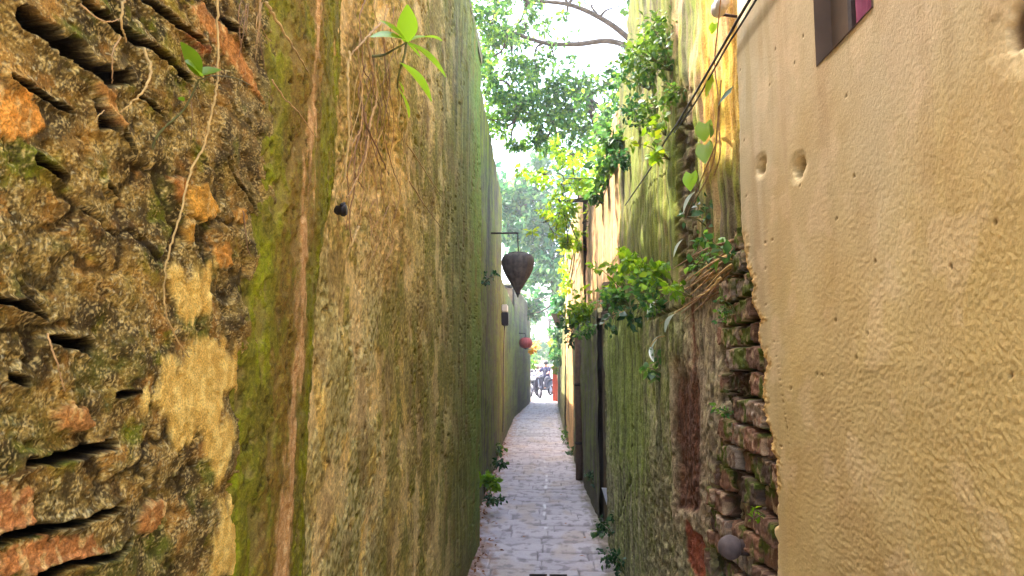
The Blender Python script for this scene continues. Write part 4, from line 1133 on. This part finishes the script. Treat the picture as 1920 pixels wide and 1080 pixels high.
strand('thick curved pale root across the rubble gap', [(270, 92), (282, 132), (272, 165), (250, 190), (226, 212)], .0022, M['pale_root'], lift=.03)
strand('forked twig over the first dark gap', [(226, 70), (212, 96), (211, 130), (210, 156)], .0011, M['root'], lift=.02)
strand('thin sideways twig over the second dark gap', [(150, 8), (185, 36), (210, 40), (226, 34)], .0011, M['root'], lift=.02)
strand('tiny twig in the triangular hole', [(178, 228), (186, 216), (194, 208)], .0012, M['pale_root'], lift=.01)
strand('stiff pale stalk slanting over the pilaster top', [(498, 4), (520, 40), (545, 82), (578, 134)], .0032, M['pale_root'], x=-.50)
strand('thin root slanting across the upper pilaster', [(510, 150), (535, 185), (562, 214), (592, 258)], .0017, M['root'], x=-.50)
strand('thin root beside the crack on the rubble', [(456, 395), (460, 430), (466, 470), (472, 482)], .0013, M['brown_root'])
strand('small curled root low on the rubble', [(88, 625), (98, 655), (112, 700), (122, 735)], .0012, M['root'], lift=.006)
strand('brown rootlet hanging beside the sprout', [(355, 170), (360, 210), (358, 262)], .0010, M['brown_root'])
strand('straight pale root hanging at the pilaster edge', [(655, 96), (652, 160), (654, 250), (648, 320), (640, 372)], .0042, M['pale_root'], lift=.02)
strand('bent root branching left at the wall top', [(712, 44), (690, 68), (668, 92), (654, 112)], .0042, M['root'], lift=.02)
strand('thick tan root in the root tangle', [(690, 70), (698, 130), (706, 180), (694, 230), (686, 290), (668, 340), (650, 372)], .0046, M['root'], lift=.02)
strand('root crossing the tangle to the right', [(676, 190), (690, 240), (712, 290), (730, 328)], .0036, M['brown_root'], lift=.025)
strand('long slanting stalk right of the tangle', [(762, 268), (790, 310), (812, 345), (832, 376)], .0032, M['pale_root'], lift=.01)
strand('second slanting stalk right of the tangle', [(768, 340), (800, 390), (832, 432)], .0028, M['root'], lift=.01)
strand('forked root foot under the tangle', [(672, 424), (662, 452), (650, 482)], .0040, M['pale_root'], lift=.02)
rr_ = random.Random(5)
for i in range(34):                      # the finer tangle; nothing tells these apart
    px, py = rr_.uniform(652, 745), rr_.uniform(-20, 250)
    pts = [(px, py)]
    ln = rr_.randint(3, 6)
    for k in range(ln):
        px += rr_.uniform(-16, 14); py += rr_.uniform(28, 58); pts.append((px, py))
    strand('fine dry rootlet in the tangle below the wall top', pts, rr_.uniform(.0014, .003), rr_.choice([M['root'], M['root'], M['brown_root'], M['pale_root']]), lift=rr_.uniform(.004, .02), name='rootlet')
for i in range(10):
    px, py = rr_.uniform(690, 740), rr_.uniform(330, 440)
    pts = [(px, py), (px + rr_.uniform(-14, 14), py + 24), (px + rr_.uniform(-20, 20), py + rr_.uniform(40, 70))]
    strand('fine dry rootlet in the tangle below the wall top', pts, rr_.uniform(.0012, .0022), M['root'], lift=.006, name='rootlet')
for i in range(9):
    px, py = rr_.uniform(455, 500), rr_.uniform(-20, 40)
    pts = [(px, py), (px + rr_.uniform(-12, 12), py + 45), (px + rr_.uniform(-14, 16), py + rr_.uniform(70, 120))]
    strand('thin rootlet hanging beside the pilaster top', pts, rr_.uniform(.0008, .0014), rr_.choice([M['brown_root'], M['root']]), lift=.008, name='rootlet')
GD = 'dead stalks slanting over the ledge end'
for i in range(16):
    a = rr_.uniform(0, 1)
    px, py = 1395 - rr_.uniform(0, 30), 440 + 95 * a
    qx, qy = px - rr_.uniform(60, 140), py + rr_.uniform(40, 90)
    P = [np.array(dpt(px, py, .60)), np.array(dpt((px + qx) / 2, (py + qy) / 2 - 8, .58)), np.array(dpt(qx, qy, .572))]
    q = spline(P, 5)
    o = MB().tube(q, list(np.linspace(rr_.uniform(.003, .007), .0015, len(q))), 5).build('dead_stalk', rr_.choice([M['brown_root'], M['root'], M['brown_root'], M['pale_root']]), None, True)
    tag(o, 'dead brown stalk slanting over the ledge beside the ochre wall', 'stalk', GD, 'thing')
strand('pale bent stalk lying over the topmost broken bricks', [(1352, 520), (1330, 545), (1305, 560)], .005, M['pale_root'], x=.575, lift=.03, group=GD, name='dead_stalk')

# ------------------------------------------------------------------ heart leaved vine and pale drooping leaves
vx = .56
vn = thing('heart_leaf_vine', 'vine with heart shaped leaves dangling before the streaked upper wall', 'plant', tuple(dpt(1350, 60, vx)))
mb = MB()
for pts in ([(1352, -10), (1345, 60), (1340, 120), (1347, 190), (1344, 250), (1338, 300), (1325, 335), (1298, 385)], [(1344, 265), (1330, 300), (1300, 372), (1285, 410)], [(1352, 150), (1348, 230), (1350, 290), (1338, 330)]):
    q = spline([dpt(a, b, vx) for a, b in pts], 6); mb.tube(q, .0022, 5)
mb.build('stem', M['brown_root'], vn, True)
fr = (-.5, -.85, .15)
for mat, (bx, by), (tx, ty), w, n in ((M['leaf_big'], (1340, 45), (1334, 64), .016, fr), (M['leaf_big'], (1338, 148), (1319, 185), .026, fr), (M['leaf_dark'], (1370, 172), (1338, 202), .016, fr),
        (M['leaf_bright'], (1322, 232), (1320, 266), .034, fr), (M['leaf_bright'], (1322, 272), (1322, 306), .034, fr), (M['leaf_big'], (1296, 326), (1294, 358), .032, fr),
        (M['leaf_mid'], (1332, 236), (1334, 258), .014, (.6, -.7, .1))):
    LB().big(dpt(bx, by, vx), dpt(tx, ty, vx - .01), w, n, .1, 'heart').build('leaf', mat, vn)
for (bx, by), (tx, ty), w, lab in (((1303, 360), (1276, 386), .010, 'pale edge-on leaf under the heart leaved vine'), ((1282, 448), (1258, 470), .008, 'pale narrow leaf below the vine over the ledge'),
        ((1236, 563), (1206, 578), .014, 'pale drooping leaf over the ledge middle'), ((1268, 588), (1240, 606), .014, 'pale drooping leaf before the bare blocks')):
    o = LB().big(dpt(bx, by, .555), dpt(tx, ty, .535), w, (-.3, -.3, .9), .25).build('pale_leaf', M['leaf_pale'], None)
    tag(o, lab, 'leaf', 'pale leaves at the ledge', 'thing')
pg = thing('arching_sprig', 'pale arching sprig drooping under the bare blocks', 'plant', tuple(dpt(1245, 628, .57)))
MB().tube(spline([dpt(1246, 630, .575), dpt(1232, 634, .55), dpt(1220, 650, .54), dpt(1222, 668, .535)], 6), .003, 5).build('stem', M['pale_root'], pg, True)
LB().big(dpt(1240, 629, .56), dpt(1218, 642, .545), .010, (-.2, -.5, .8), .2).build('leaf', M['leaf_pale'], pg)
LB().big(dpt(1220, 650, .54), dpt(1224, 676, .53), .014, (-.4, -.9, .1), .1).build('leaf', M['leaf_pale'], pg)

# ------------------------------------------------------------------ cables, fixings and small things on the walls
def cable(label, pts, r, mat=None, name='cable'):
    o = MB().tube(spline(pts, 8), r, 7).build(name, mat or M['cable'], None, True)
    return tag(o, label, 'cable', None, 'thing')
cable('black cable strung along the ochre wall top to the streaked wall', [(.53, -.5, 2.47), (.53, 1.0, 2.50), (.53, 1.88, 2.515), (.53, 2.08, 2.515), (.575, 3.0, 2.60), tuple(dpt(1245, 268, .61)), tuple(dpt(1222, 312, .62)), tuple(dpt(1172, 385, .635))], .0042)
cable('thinner second cable running just under the black one', [(.532, -.5, 2.452), (.532, 1.0, 2.478), (.532, 1.88, 2.492), (.532, 2.08, 2.498), (.57, 2.7, 2.555), (.60, 3.3, 2.63)], .0030)
ins = thing('insulator', 'white porcelain insulator above the cable at the top of the ochre wall', 'insulator', tuple(dpt(1362, 12, .60)))
c0 = dpt(1362, 12, .60)
MB().lathe([(.008, -.06), (.02, -.055), (.026, -.03), (.016, -.012), (.026, .012), (.022, .035), (.008, .042)], (c0[0] - .02, c0[1], c0[2]), 16, axis='y').build('porcelain_body', M['white'], ins, True)
MB().tube([c0 + np.array((-.02, .05, 0)), c0 + np.array((.07, .06, -.01))], .005, 6).build('pin', M['iron'], ins, True)
pg_ = dpt(630, 394, -.55)
pt = thing('iron_peg', 'short black iron peg driven into the left wall beside the pilaster', 'peg', tuple(pg_))
MB().lathe([(.012, -.02), (.013, .012), (.017, .015), (.018, .022), (.013, .028)], (pg_[0], pg_[1], pg_[2]), 12, axis='x').build('shaft', M['cable'], pt, True)
MB().tube([pg_ + np.array((.018, -.02, .010)), pg_ + np.array((.022, .0, .018)), pg_ + np.array((.016, .026, .014))], .004, 6).build('wire_loop', M['cable'], pt, True)
pb = dpt(1370, 1026, .55)
st = thing('pipe_stub', 'round capped grey pipe stub poking from the lowest broken bricks', 'pipe', tuple(pb))
MB().lathe([(.022, .07), (.024, .0)], (pb[0], pb[1], pb[2]), 16, axis='x', cap=False).build('pipe', M['iron'], st, True)
MB().lathe([(.001, -.036), (.014, -.034), (.026, -.025), (.034, -.010), (.035, .004), (.030, .018), (.022, .026)], (pb[0], pb[1], pb[2]), 20, axis='x').build('cap', M['grey_ball'], st, True)
pp = dpt(1132, 935, .565)
pw = thing('paper_scrap', 'folded white paper scrap wedged at the foot of the dark gap', 'paper', tuple(pp))
a = pp
v = [(a[0] - .02, a[1] - .02, a[2] + .10), (a[0] + .04, a[1], a[2] + .095), (a[0] + .06, a[1], a[2] - .10), (a[0] + .035, a[1] - .03, a[2] - .09)]
vv = v + [(x + .004, y + .01, z) for x, y, z in v]
MB().add(vv, [[0, 1, 2, 3], [7, 6, 5, 4], [0, 4, 5, 1], [1, 5, 6, 2], [2, 6, 7, 3], [3, 7, 4, 0]]).build('sheet', M['white'], pw)
# downpipe of rusty brown on the second low wall
dp = thing('downpipe', 'rusty brown downpipe standing against the second low mossy wall', 'pipe', (.52, 10.5, 0))
MB().tube([(.515, 10.5, .0), (.515, 10.5, 1.95)], .05, 12).build('pipe', M['clay'], dp, True)
for z in (.5, 1.3): MB().lathe([(.056, z - .02), (.058, z), (.056, z + .02)], (.515, 10.5, 0), 12).build('bracket', M['iron'], dp, True)
# short post at the ledge end
ps = thing('stone_post', 'grey brown stone post standing on the ledge by the far end', 'post', tuple(dpt(1140, 590, .62)))
y, z = on_wall(1140, 590, .62); zt = on_wall(1140, 528, .62)[1]
MB().lathe([(.075, z - .05), (.075, z + .02), (.06, z + .03), (.058, zt - .05), (.066, zt - .03), (.05, zt)], (.63, y, 0), 4).build('shaft', M['bark'], ps)

# drain grate in the paving
gy, gx = at_depth(1028, 1076, 1).y, 0
d_ = ray(1028, 1086); t_ = -CAMZ / d_[2]; gx, gy = d_[0] * t_, d_[1] * t_
dg = thing('drain_grate', 'dark slotted drain grate set in the paving at the front edge', 'grate', (gx, gy, .01))
mb = MB()
for sx in (-1, 1): mb.box((gx + sx * .075 - .066, gy - .04, .004), (gx + sx * .075 + .066, gy - .028, .026)); mb.box((gx + sx * .075 - .066, gy + .028, .004), (gx + sx * .075 + .066, gy + .04, .026))
mb.build('frame', M['iron'], dg)
mb = MB()
for sx in (-1, 1): mb.box((gx + sx * .075 - .066, gy - .027, .002), (gx + sx * .075 + .066, gy + .027, .016))
mb.build('slot', M['cable'], dg)

# ------------------------------------------------------------------ lanterns
def lantern(name, label, c, prof, mat, n=20, ribs=14, tassel=True):
    t = thing(name, label, 'lantern', tuple(c))
    rs = [p for p in prof]
    vs = []
    mb = MB(); seg = ribs * 4
    for r, z in rs:
        for k in range(seg):
            a = 2 * math.pi * k / seg
            s = 1 - .07 * (1 - abs(math.cos(a * ribs / 2)))
            vs.append((c[0] + r * s * math.cos(a), c[1] + r * s * math.sin(a), c[2] + z))
    fs = []
    for i in range(len(rs) - 1):
        for k in range(seg):
            k2 = (k + 1) % seg
            fs.append([i * seg + k, i * seg + k2, (i + 1) * seg + k2, (i + 1) * seg + k])
    mb.add(vs, fs); mb.build('lamp_shade', mat, t, True)
    zt, zb = rs[0][1], rs[-1][1]
    MB().lathe([(rs[0][0] * 1.02, zt - .012), (rs[0][0] * 1.06, zt + .004), (rs[0][0] * .6, zt + .02), (.012, zt + .03)], tuple(c), 20).build('top_ring', M['bark'], t, True)
    MB().lathe([(rs[-1][0] * 1.05, zb + .01), (rs[-1][0] * 1.1, zb - .006), (.012, zb - .03), (.006, zb - .06)], tuple(c), 16).build('bottom_cap', M['dark'], t, True)
    return t
lc = at_depth(971, 515, 10.4)
k = 10.4 / FPX
lantern('hanging_lantern', 'dark brown drop shaped silk lantern hanging from the iron bracket', lc,
        [(.14, 40 * k), (.19, 38 * k), (.220, 33 * k), (.232, 26 * k), (.230, 19 * k), (.212, 10 * k), (.176, -1 * k), (.128, -12 * k), (.075, -23 * k), (.042, -31 * k), (.03, -35 * k)], M['silk'])
br = thing('iron_bracket', 'thin iron bracket arm jutting from the left wall above the dark lantern', 'bracket', (-.69, 10.4, at_depth(971, 437, 10.4).z))
zb_ = at_depth(971, 437, 10.4).z
MB().tube([(-.72, 10.4, zb_), (-.335, 10.4, zb_)], .014, 8).build('arm', M['iron'], br, True)
MB().tube([(lc.x, 10.4, zb_ + .01), (lc.x, 10.4, zb_ - .12), (lc.x + .01, 10.4, lc.z + 37 * k + .02)], .008, 6).build('hook', M['iron'], br, True)
rc = at_depth(986, 643, 24)
lantern('red_lantern', 'round faded red lantern on the end wall beside the yellow flowers', rc,
        [(.08, .17), (.15, .15), (.20, .08), (.21, 0), (.20, -.08), (.14, -.15), (.07, -.17)], M['silk_red'])
MB2 = MB().tube([(rc.x, 24, rc.z + .19), (rc.x - .02, 24, rc.z + .3), (-.80, 24.0, rc.z + .32)], .014, 6).build('iron_bracket', M['iron'], None, True)
tag(MB2, 'small iron arm holding up the red lantern', 'bracket', None, 'thing')
fl = creeper('yellow flowering plant spilling over the end wall under the red lantern', M['flower'], [(1006, 648, 9), (1012, 660, 7), (1000, 655, 6)], .16, 40, -.30, 'flowering_plant')
cf = creeper('dark green creeper under the yellow flowers', M['leaf_mid'], [(1004, 668, 10), (1010, 678, 10), (1000, 682, 8)], .18, 60, -.34)
# conical hanging planter on the far right wall
hp = at_depth(1046, 598, 18)
ht = thing('hanging_planter', 'brown conical planter hung on the far right wall with pale leaves', 'planter', tuple(hp))
MB().lathe([(.02, -.22), (.06, -.14), (.12, 0), (.16, .10), (.165, .12), (.13, .12)], tuple(hp), 18).build('cone', M['clay'], ht, True)
lb = LB(); clump(lb, (hp.x, hp.y, hp.z + .24), .2, 70, .15); lb.build('foliage', M['leaf_blue'], ht)
# meter box on the low pinkish wall
mp = at_depth(951, 588, 14.15)
mt = thing('meter_box', 'black box with a white panel fixed high on the pinkish low wall', 'meter box', tuple(mp))
def bevel_box(mb, lo, hi, b=.015):
    bm = [lo[i] + b for i in range(3)], [hi[i] - b for i in range(3)]
    mb.box((lo[0], bm[0][1], bm[0][2]), (hi[0], bm[1][1], bm[1][2])); mb.box((bm[0][0], lo[1], bm[0][2]), (bm[1][0], hi[1], bm[1][2])); mb.box((bm[0][0], bm[0][1], lo[2]), (bm[1][0], bm[1][1], hi[2]))
mb = MB(); bevel_box(mb, (-.76, 14.05, mp.z - .22), (-.62, 14.4, mp.z + .02)); mb.build('case', M['dark'], mt)
mb = MB(); bevel_box(mb, (-.75, 14.06, mp.z + .03), (-.64, 14.38, mp.z + .17)); mb.build('panel', M['white'], mt)
MB().tube(spline([(-.70, 14.3, mp.z - .2), (-.72, 14.3, mp.z - .8), (-.73, 14.3, .3)], 6), .014, 6).build('conduit', M['metal'], mt, True)

# ------------------------------------------------------------------ the street end
vp = thing('painted_gate', 'vermilion painted gate leaf standing at the right mouth of the alley', 'gate', (.72, 31.4, 0))
MB().box((.46, 31.2, .02), (.82, 31.26, 1.45)).build('panel', M['vermilion'], vp)
mb = MB()
for z in (.12, .75, 1.36): mb.box((.455, 31.17, z), (.825, 31.198, z + .07))
mb.build('rail', M['vermilion'], vp)
MB().box((.83, 31.14, 0), (.93, 31.28, 1.6)).build('post', M['bark'], vp)
ww = thing('whitewashed_wall', 'low whitewashed wall with a brown tiled cap across the street', 'wall', (0, 44, 0))
MB().box((-6, 44, -.02), (6, 44.3, 1.3)).build('wall_face', M['whitewash'], ww)
mb = MB()
for i in range(60):
    x = -6 + i * .2; mb.lathe([(.1, -.3), (.1, .35)], (x, 44.1, 1.33), 8, axis='y')
mb.build('tile_cap', M['clay'], ww, True)

def scooter(label, loc, rz):
    t = thing('scooter', label, 'scooter', (0, 0, 0), 'scooters parked at the alley mouth', world=False)
    for y, nm in ((.62, 'wheel'), (-.62, 'wheel')):
        mb = MB(); vs, fs = [], []
        n, m = 24, 8
        for i in range(n):
            a = 2 * math.pi * i / n
            for j in range(m):
                b = 2 * math.pi * j / m
                r = .215 + .045 * math.cos(b)
                vs.append((.045 * math.sin(b), y + r * math.cos(a), .26 + r * math.sin(a)))
        for i in range(n):
            for j in range(m):
                fs.append([i * m + j, i * m + (j + 1) % m, ((i + 1) % n) * m + (j + 1) % m, ((i + 1) % n) * m + j])
        mb.add(vs, fs); w = mb.build('wheel', M['tyre'], t, True)
        h = MB().lathe([(.03, -.05), (.15, -.02), (.15, .02), (.03, .05)], (0, y, .26), 16, axis='x').build('rim', M['metal'], w, True)
    def hull(rows, name, mat):
        mb = MB(); vs, fs = [], []
        n = 12
        for (y, z, hw, hh) in rows:
            for k in range(n):
                a = 2 * math.pi * k / n
                ca, sa = math.cos(a), math.sin(a)
                vs.append((hw * math.copysign(abs(ca) ** .7, ca), y, z + hh * math.copysign(abs(sa) ** .7, sa)))
        for i in range(len(rows) - 1):
            for k in range(n):
                k2 = (k + 1) % n; fs.append([i * n + k, i * n + k2, (i + 1) * n + k2, (i + 1) * n + k])
        fs.append(list(range(n))[::-1]); fs.append([(len(rows) - 1) * n + k for k in range(n)])
        return mb.add(vs, fs).build(name, mat, t, True)
    hull([(-.86, .66, .04, .03), (-.7, .64, .12, .10), (-.4, .56, .16, .16), (-.1, .42, .15, .14), (.12, .32, .13, .06)], 'body', M['dark'])
    hull([(-.8, .76, .05, .03), (-.6, .78, .13, .05), (-.2, .77, .14, .05), (.02, .72, .09, .04)], 'seat', M['tyre'])
    hull([(.08, .30, .14, .04), (.3, .34, .15, .05), (.38, .55, .19, .22), (.44, .74, .17, .16), (.46, .92, .10, .06)], 'front_shield', M['dark'])
    hull([(.40, .46, .06, .03), (.6, .54, .09, .03), (.84, .44, .05, .03)], 'mudguard', M['dark'])
    MB().tube([(0, .62, .26), (0, .46, .74), (0, .40, 1.0)], .03, 8).build('fork', M['metal'], t, True)
    MB().tube([(-.32, .28, 1.04), (-.2, .38, 1.03), (0, .40, 1.0), (.2, .38, 1.03), (.32, .28, 1.04)], .018, 8).build('handlebar', M['dark'], t, True)
    hull([(.40, .98, .10, .06), (.50, .98, .08, .06), (.54, .97, .05, .04)], 'headlight', M['metal'])
    for sx in (-1, 1):
        mb = MB(); mb.tube([(sx * .2, .38, 1.04), (sx * .27, .38, 1.2)], .008, 6); mb.lathe([(.02, -.01), (.055, -.005), (.055, .01), (.02, .02)], (sx * .28, .37, 1.22), 12, axis='y'); mb.build('mirror', M['dark'], t, True)
    MB().tube([(.13, -.1, .28), (.15, -.5, .30), (.15, -.85, .36)], .045, 8).build('exhaust', M['metal'], t, True)
    t.location = loc; t.rotation_euler = (0, 0, rz)
    return t
sc1 = scooter('dark parked scooter nearest the left wall at the alley mouth', (-.30, 34.6, 0), R(200))
p2 = at_depth(1020, 735, 37)
sc2 = scooter('dark scooter ridden by the person in dark blue', (.13, 36.6, 0), R(150))
# the rider: one skinned body seated on the second scooter
def person(label, loc, rz):
    t = thing('person', label, 'person', (0, 0, 0), world=False)
    J = {'pelvis': (0, -.28, .86), 'waist': (0, -.27, 1.02), 'chest': (0, -.22, 1.24), 'neck': (0, -.19, 1.40), 'skull': (0, -.16, 1.50), 'crown': (0, -.15, 1.60),
         'shL': (-.19, -.20, 1.34), 'elL': (-.27, .02, 1.15), 'wrL': (-.28, .22, 1.07), 'haL': (-.29, .29, 1.06), 'shR': (.19, -.20, 1.34), 'elR': (.27, .02, 1.15), 'wrR': (.28, .22, 1.07), 'haR': (.29, .29, 1.06),
         'hiL': (-.11, -.26, .84), 'knL': (-.19, .14, .80), 'anL': (-.16, .16, .40), 'toL': (-.16, .30, .35), 'hiR': (.11, -.26, .84), 'knR': (.19, .14, .80), 'anR': (.16, .16, .40), 'toR': (.16, .30, .35)}
    rad = dict(pelvis=.14, waist=.13, chest=.155, neck=.055, skull=.085, crown=.06, shL=.065, elL=.045, wrL=.033, haL=.04, shR=.065, elR=.045, wrR=.033, haR=.04,
               hiL=.085, knL=.06, anL=.042, toL=.04, hiR=.085, knR=.06, anR=.042, toR=.04)
    E = [('pelvis', 'waist'), ('waist', 'chest'), ('chest', 'neck'), ('neck', 'skull'), ('skull', 'crown'), ('chest', 'shL'), ('shL', 'elL'), ('elL', 'wrL'), ('wrL', 'haL'), ('chest', 'shR'), ('shR', 'elR'), ('elR', 'wrR'), ('wrR', 'haR'),
         ('pelvis', 'hiL'), ('hiL', 'knL'), ('knL', 'anL'), ('anL', 'toL'), ('pelvis', 'hiR'), ('hiR', 'knR'), ('knR', 'anR'), ('anR', 'toR')]
    names = list(J)
    me = bpy.data.meshes.new('body'); me.from_pydata([J[n] for n in names], [(names.index(a), names.index(b)) for a, b in E], [])
    me.materials.append(M['skin'])
    o = bpy.data.objects.new('body', me); COL.objects.link(o); o.parent = t
    o.modifiers.new('skin', 'SKIN')
    if not me.skin_vertices:
        bm = __import__('bmesh').new(); bm.from_mesh(me); bm.verts.layers.skin.verify(); bm.to_mesh(me); bm.free()
    for i, n in enumerate(names):
        sv = me.skin_vertices[0].data[i]; sv.radius = (rad[n], rad[n]); sv.use_root = (n == 'pelvis')
    o.modifiers.new('sub', 'SUBSURF').levels = 1
    # shirt and trousers follow the body a little outside it
    mb = MB()
    mb.lathe([(.165, .84), (.165, .95), (.175, 1.15), (.19, 1.28), (.14, 1.38), (.07, 1.41)], (0, -.235, 0), 16)
    for sx in (-1, 1): mb.tube([(sx * .15, -.20, 1.34), (sx * .22, -.12, 1.26), (sx * .26, -.0, 1.17)], [.085, .075, .065], 10)
    mb.build('shirt', M['cloth'], t, True)
    mb = MB()
    for sx in (-1, 1): mb.tube(spline([(sx * .09, -.30, .86), (sx * .15, -.05, .84), (sx * .19, .13, .80), (sx * .175, .16, .62), (sx * .16, .16, .42)], 4), [.115] * 5 + [.10] * 4 + [.085] * 4 + [.075] * 4, 10)
    mb.build('trousers', M['trousers'], t, True)
    MB().lathe([(.06, 1.50), (.105, 1.53), (.115, 1.58), (.10, 1.64), (.06, 1.68), (.01, 1.69)], (0, -.165, 0), 16).build('hair', M['hair'], t, True)
    mb = MB()
    for sx in (-1, 1): mb.tube([(sx * .16, .10, .38), (sx * .16, .30, .34)], [.05, .045], 8)
    mb.build('shoe', M['dark'], t, True)
    t.location = loc; t.rotation_euler = (0, 0, rz)
    return t
person('person in a dark blue shirt sitting on the far scooter', (.13, 36.6, 0), R(150))

# ------------------------------------------------------------------ leaf litter along the foot of the left wall
lb = LB(); n = 420
y = RS.uniform(4.2, 15, n); x = edge_l(y) + .02 + np.abs(RS.normal(size=n)) * .07
P = np.stack([x, y, np.full(n, .035) + RS.rand(n) * .02], 1)
lb.many(P, np.stack([RS.normal(size=n), RS.normal(size=n), RS.normal(size=n) * .2], 1), np.stack([RS.normal(size=n) * .4, RS.normal(size=n) * .4, np.ones(n)], 1), .025 + .03 * RS.rand(n), .008 + .006 * RS.rand(n))
o = lb.build('leaf_litter', M['leaf_dead'], None)
tag(o, 'dry brown leaf litter along the foot of the left wall', 'litter', None, 'stuff')
lf = LB().many([(0, 0, 0)], [(1, 0, .1)], [(0, 0, 1)], [.06], [.016]).build('fallen_leaf', M['leaf_dead'], None)
spots = [(1115, 1008, 30), (1097, 1012, 100), (1085, 1046, 0), (980, 1010, 50), (930, 985, 80), (960, 940, 10), (1050, 930, 40), (1000, 880, 20), (1060, 985, 70)]
for i, (px, py, a) in enumerate(spots):
    o = lf if i == 0 else lf.copy()
    if i: COL.objects.link(o)
    d = ray(px, py); t = (.012 - CAMZ) / d[2]
    o.location = (d[0] * t, d[1] * t, .026); o.rotation_euler = (0, 0, R(a))
    tag(o, 'small dry leaf fallen on the stone paving', 'leaf', 'dry leaves scattered on the paving', 'thing')

# ------------------------------------------------------------------ the bright hazy air of the alley
hz = MB().box((-14, -6, -1.2), (14, 64, 15)).build('haze', None, None)
hm = bpy.data.materials.new('haze'); hm.use_nodes = True
t = hm.node_tree; t.nodes.remove(t.nodes['Principled BSDF'])
pv = t.nodes.new('ShaderNodeVolumePrincipled'); pv.inputs['Density'].default_value = .003
pv.inputs['Color'].default_value = (.93, .95, 1, 1); pv.inputs['Anisotropy'].default_value = .3
t.links.new(pv.outputs[0], t.nodes['Material Output'].inputs['Volume'])
hz.data.materials.append(hm)
tag(hz, 'pale hazy air filling the alley', 'haze', None, 'stuff')
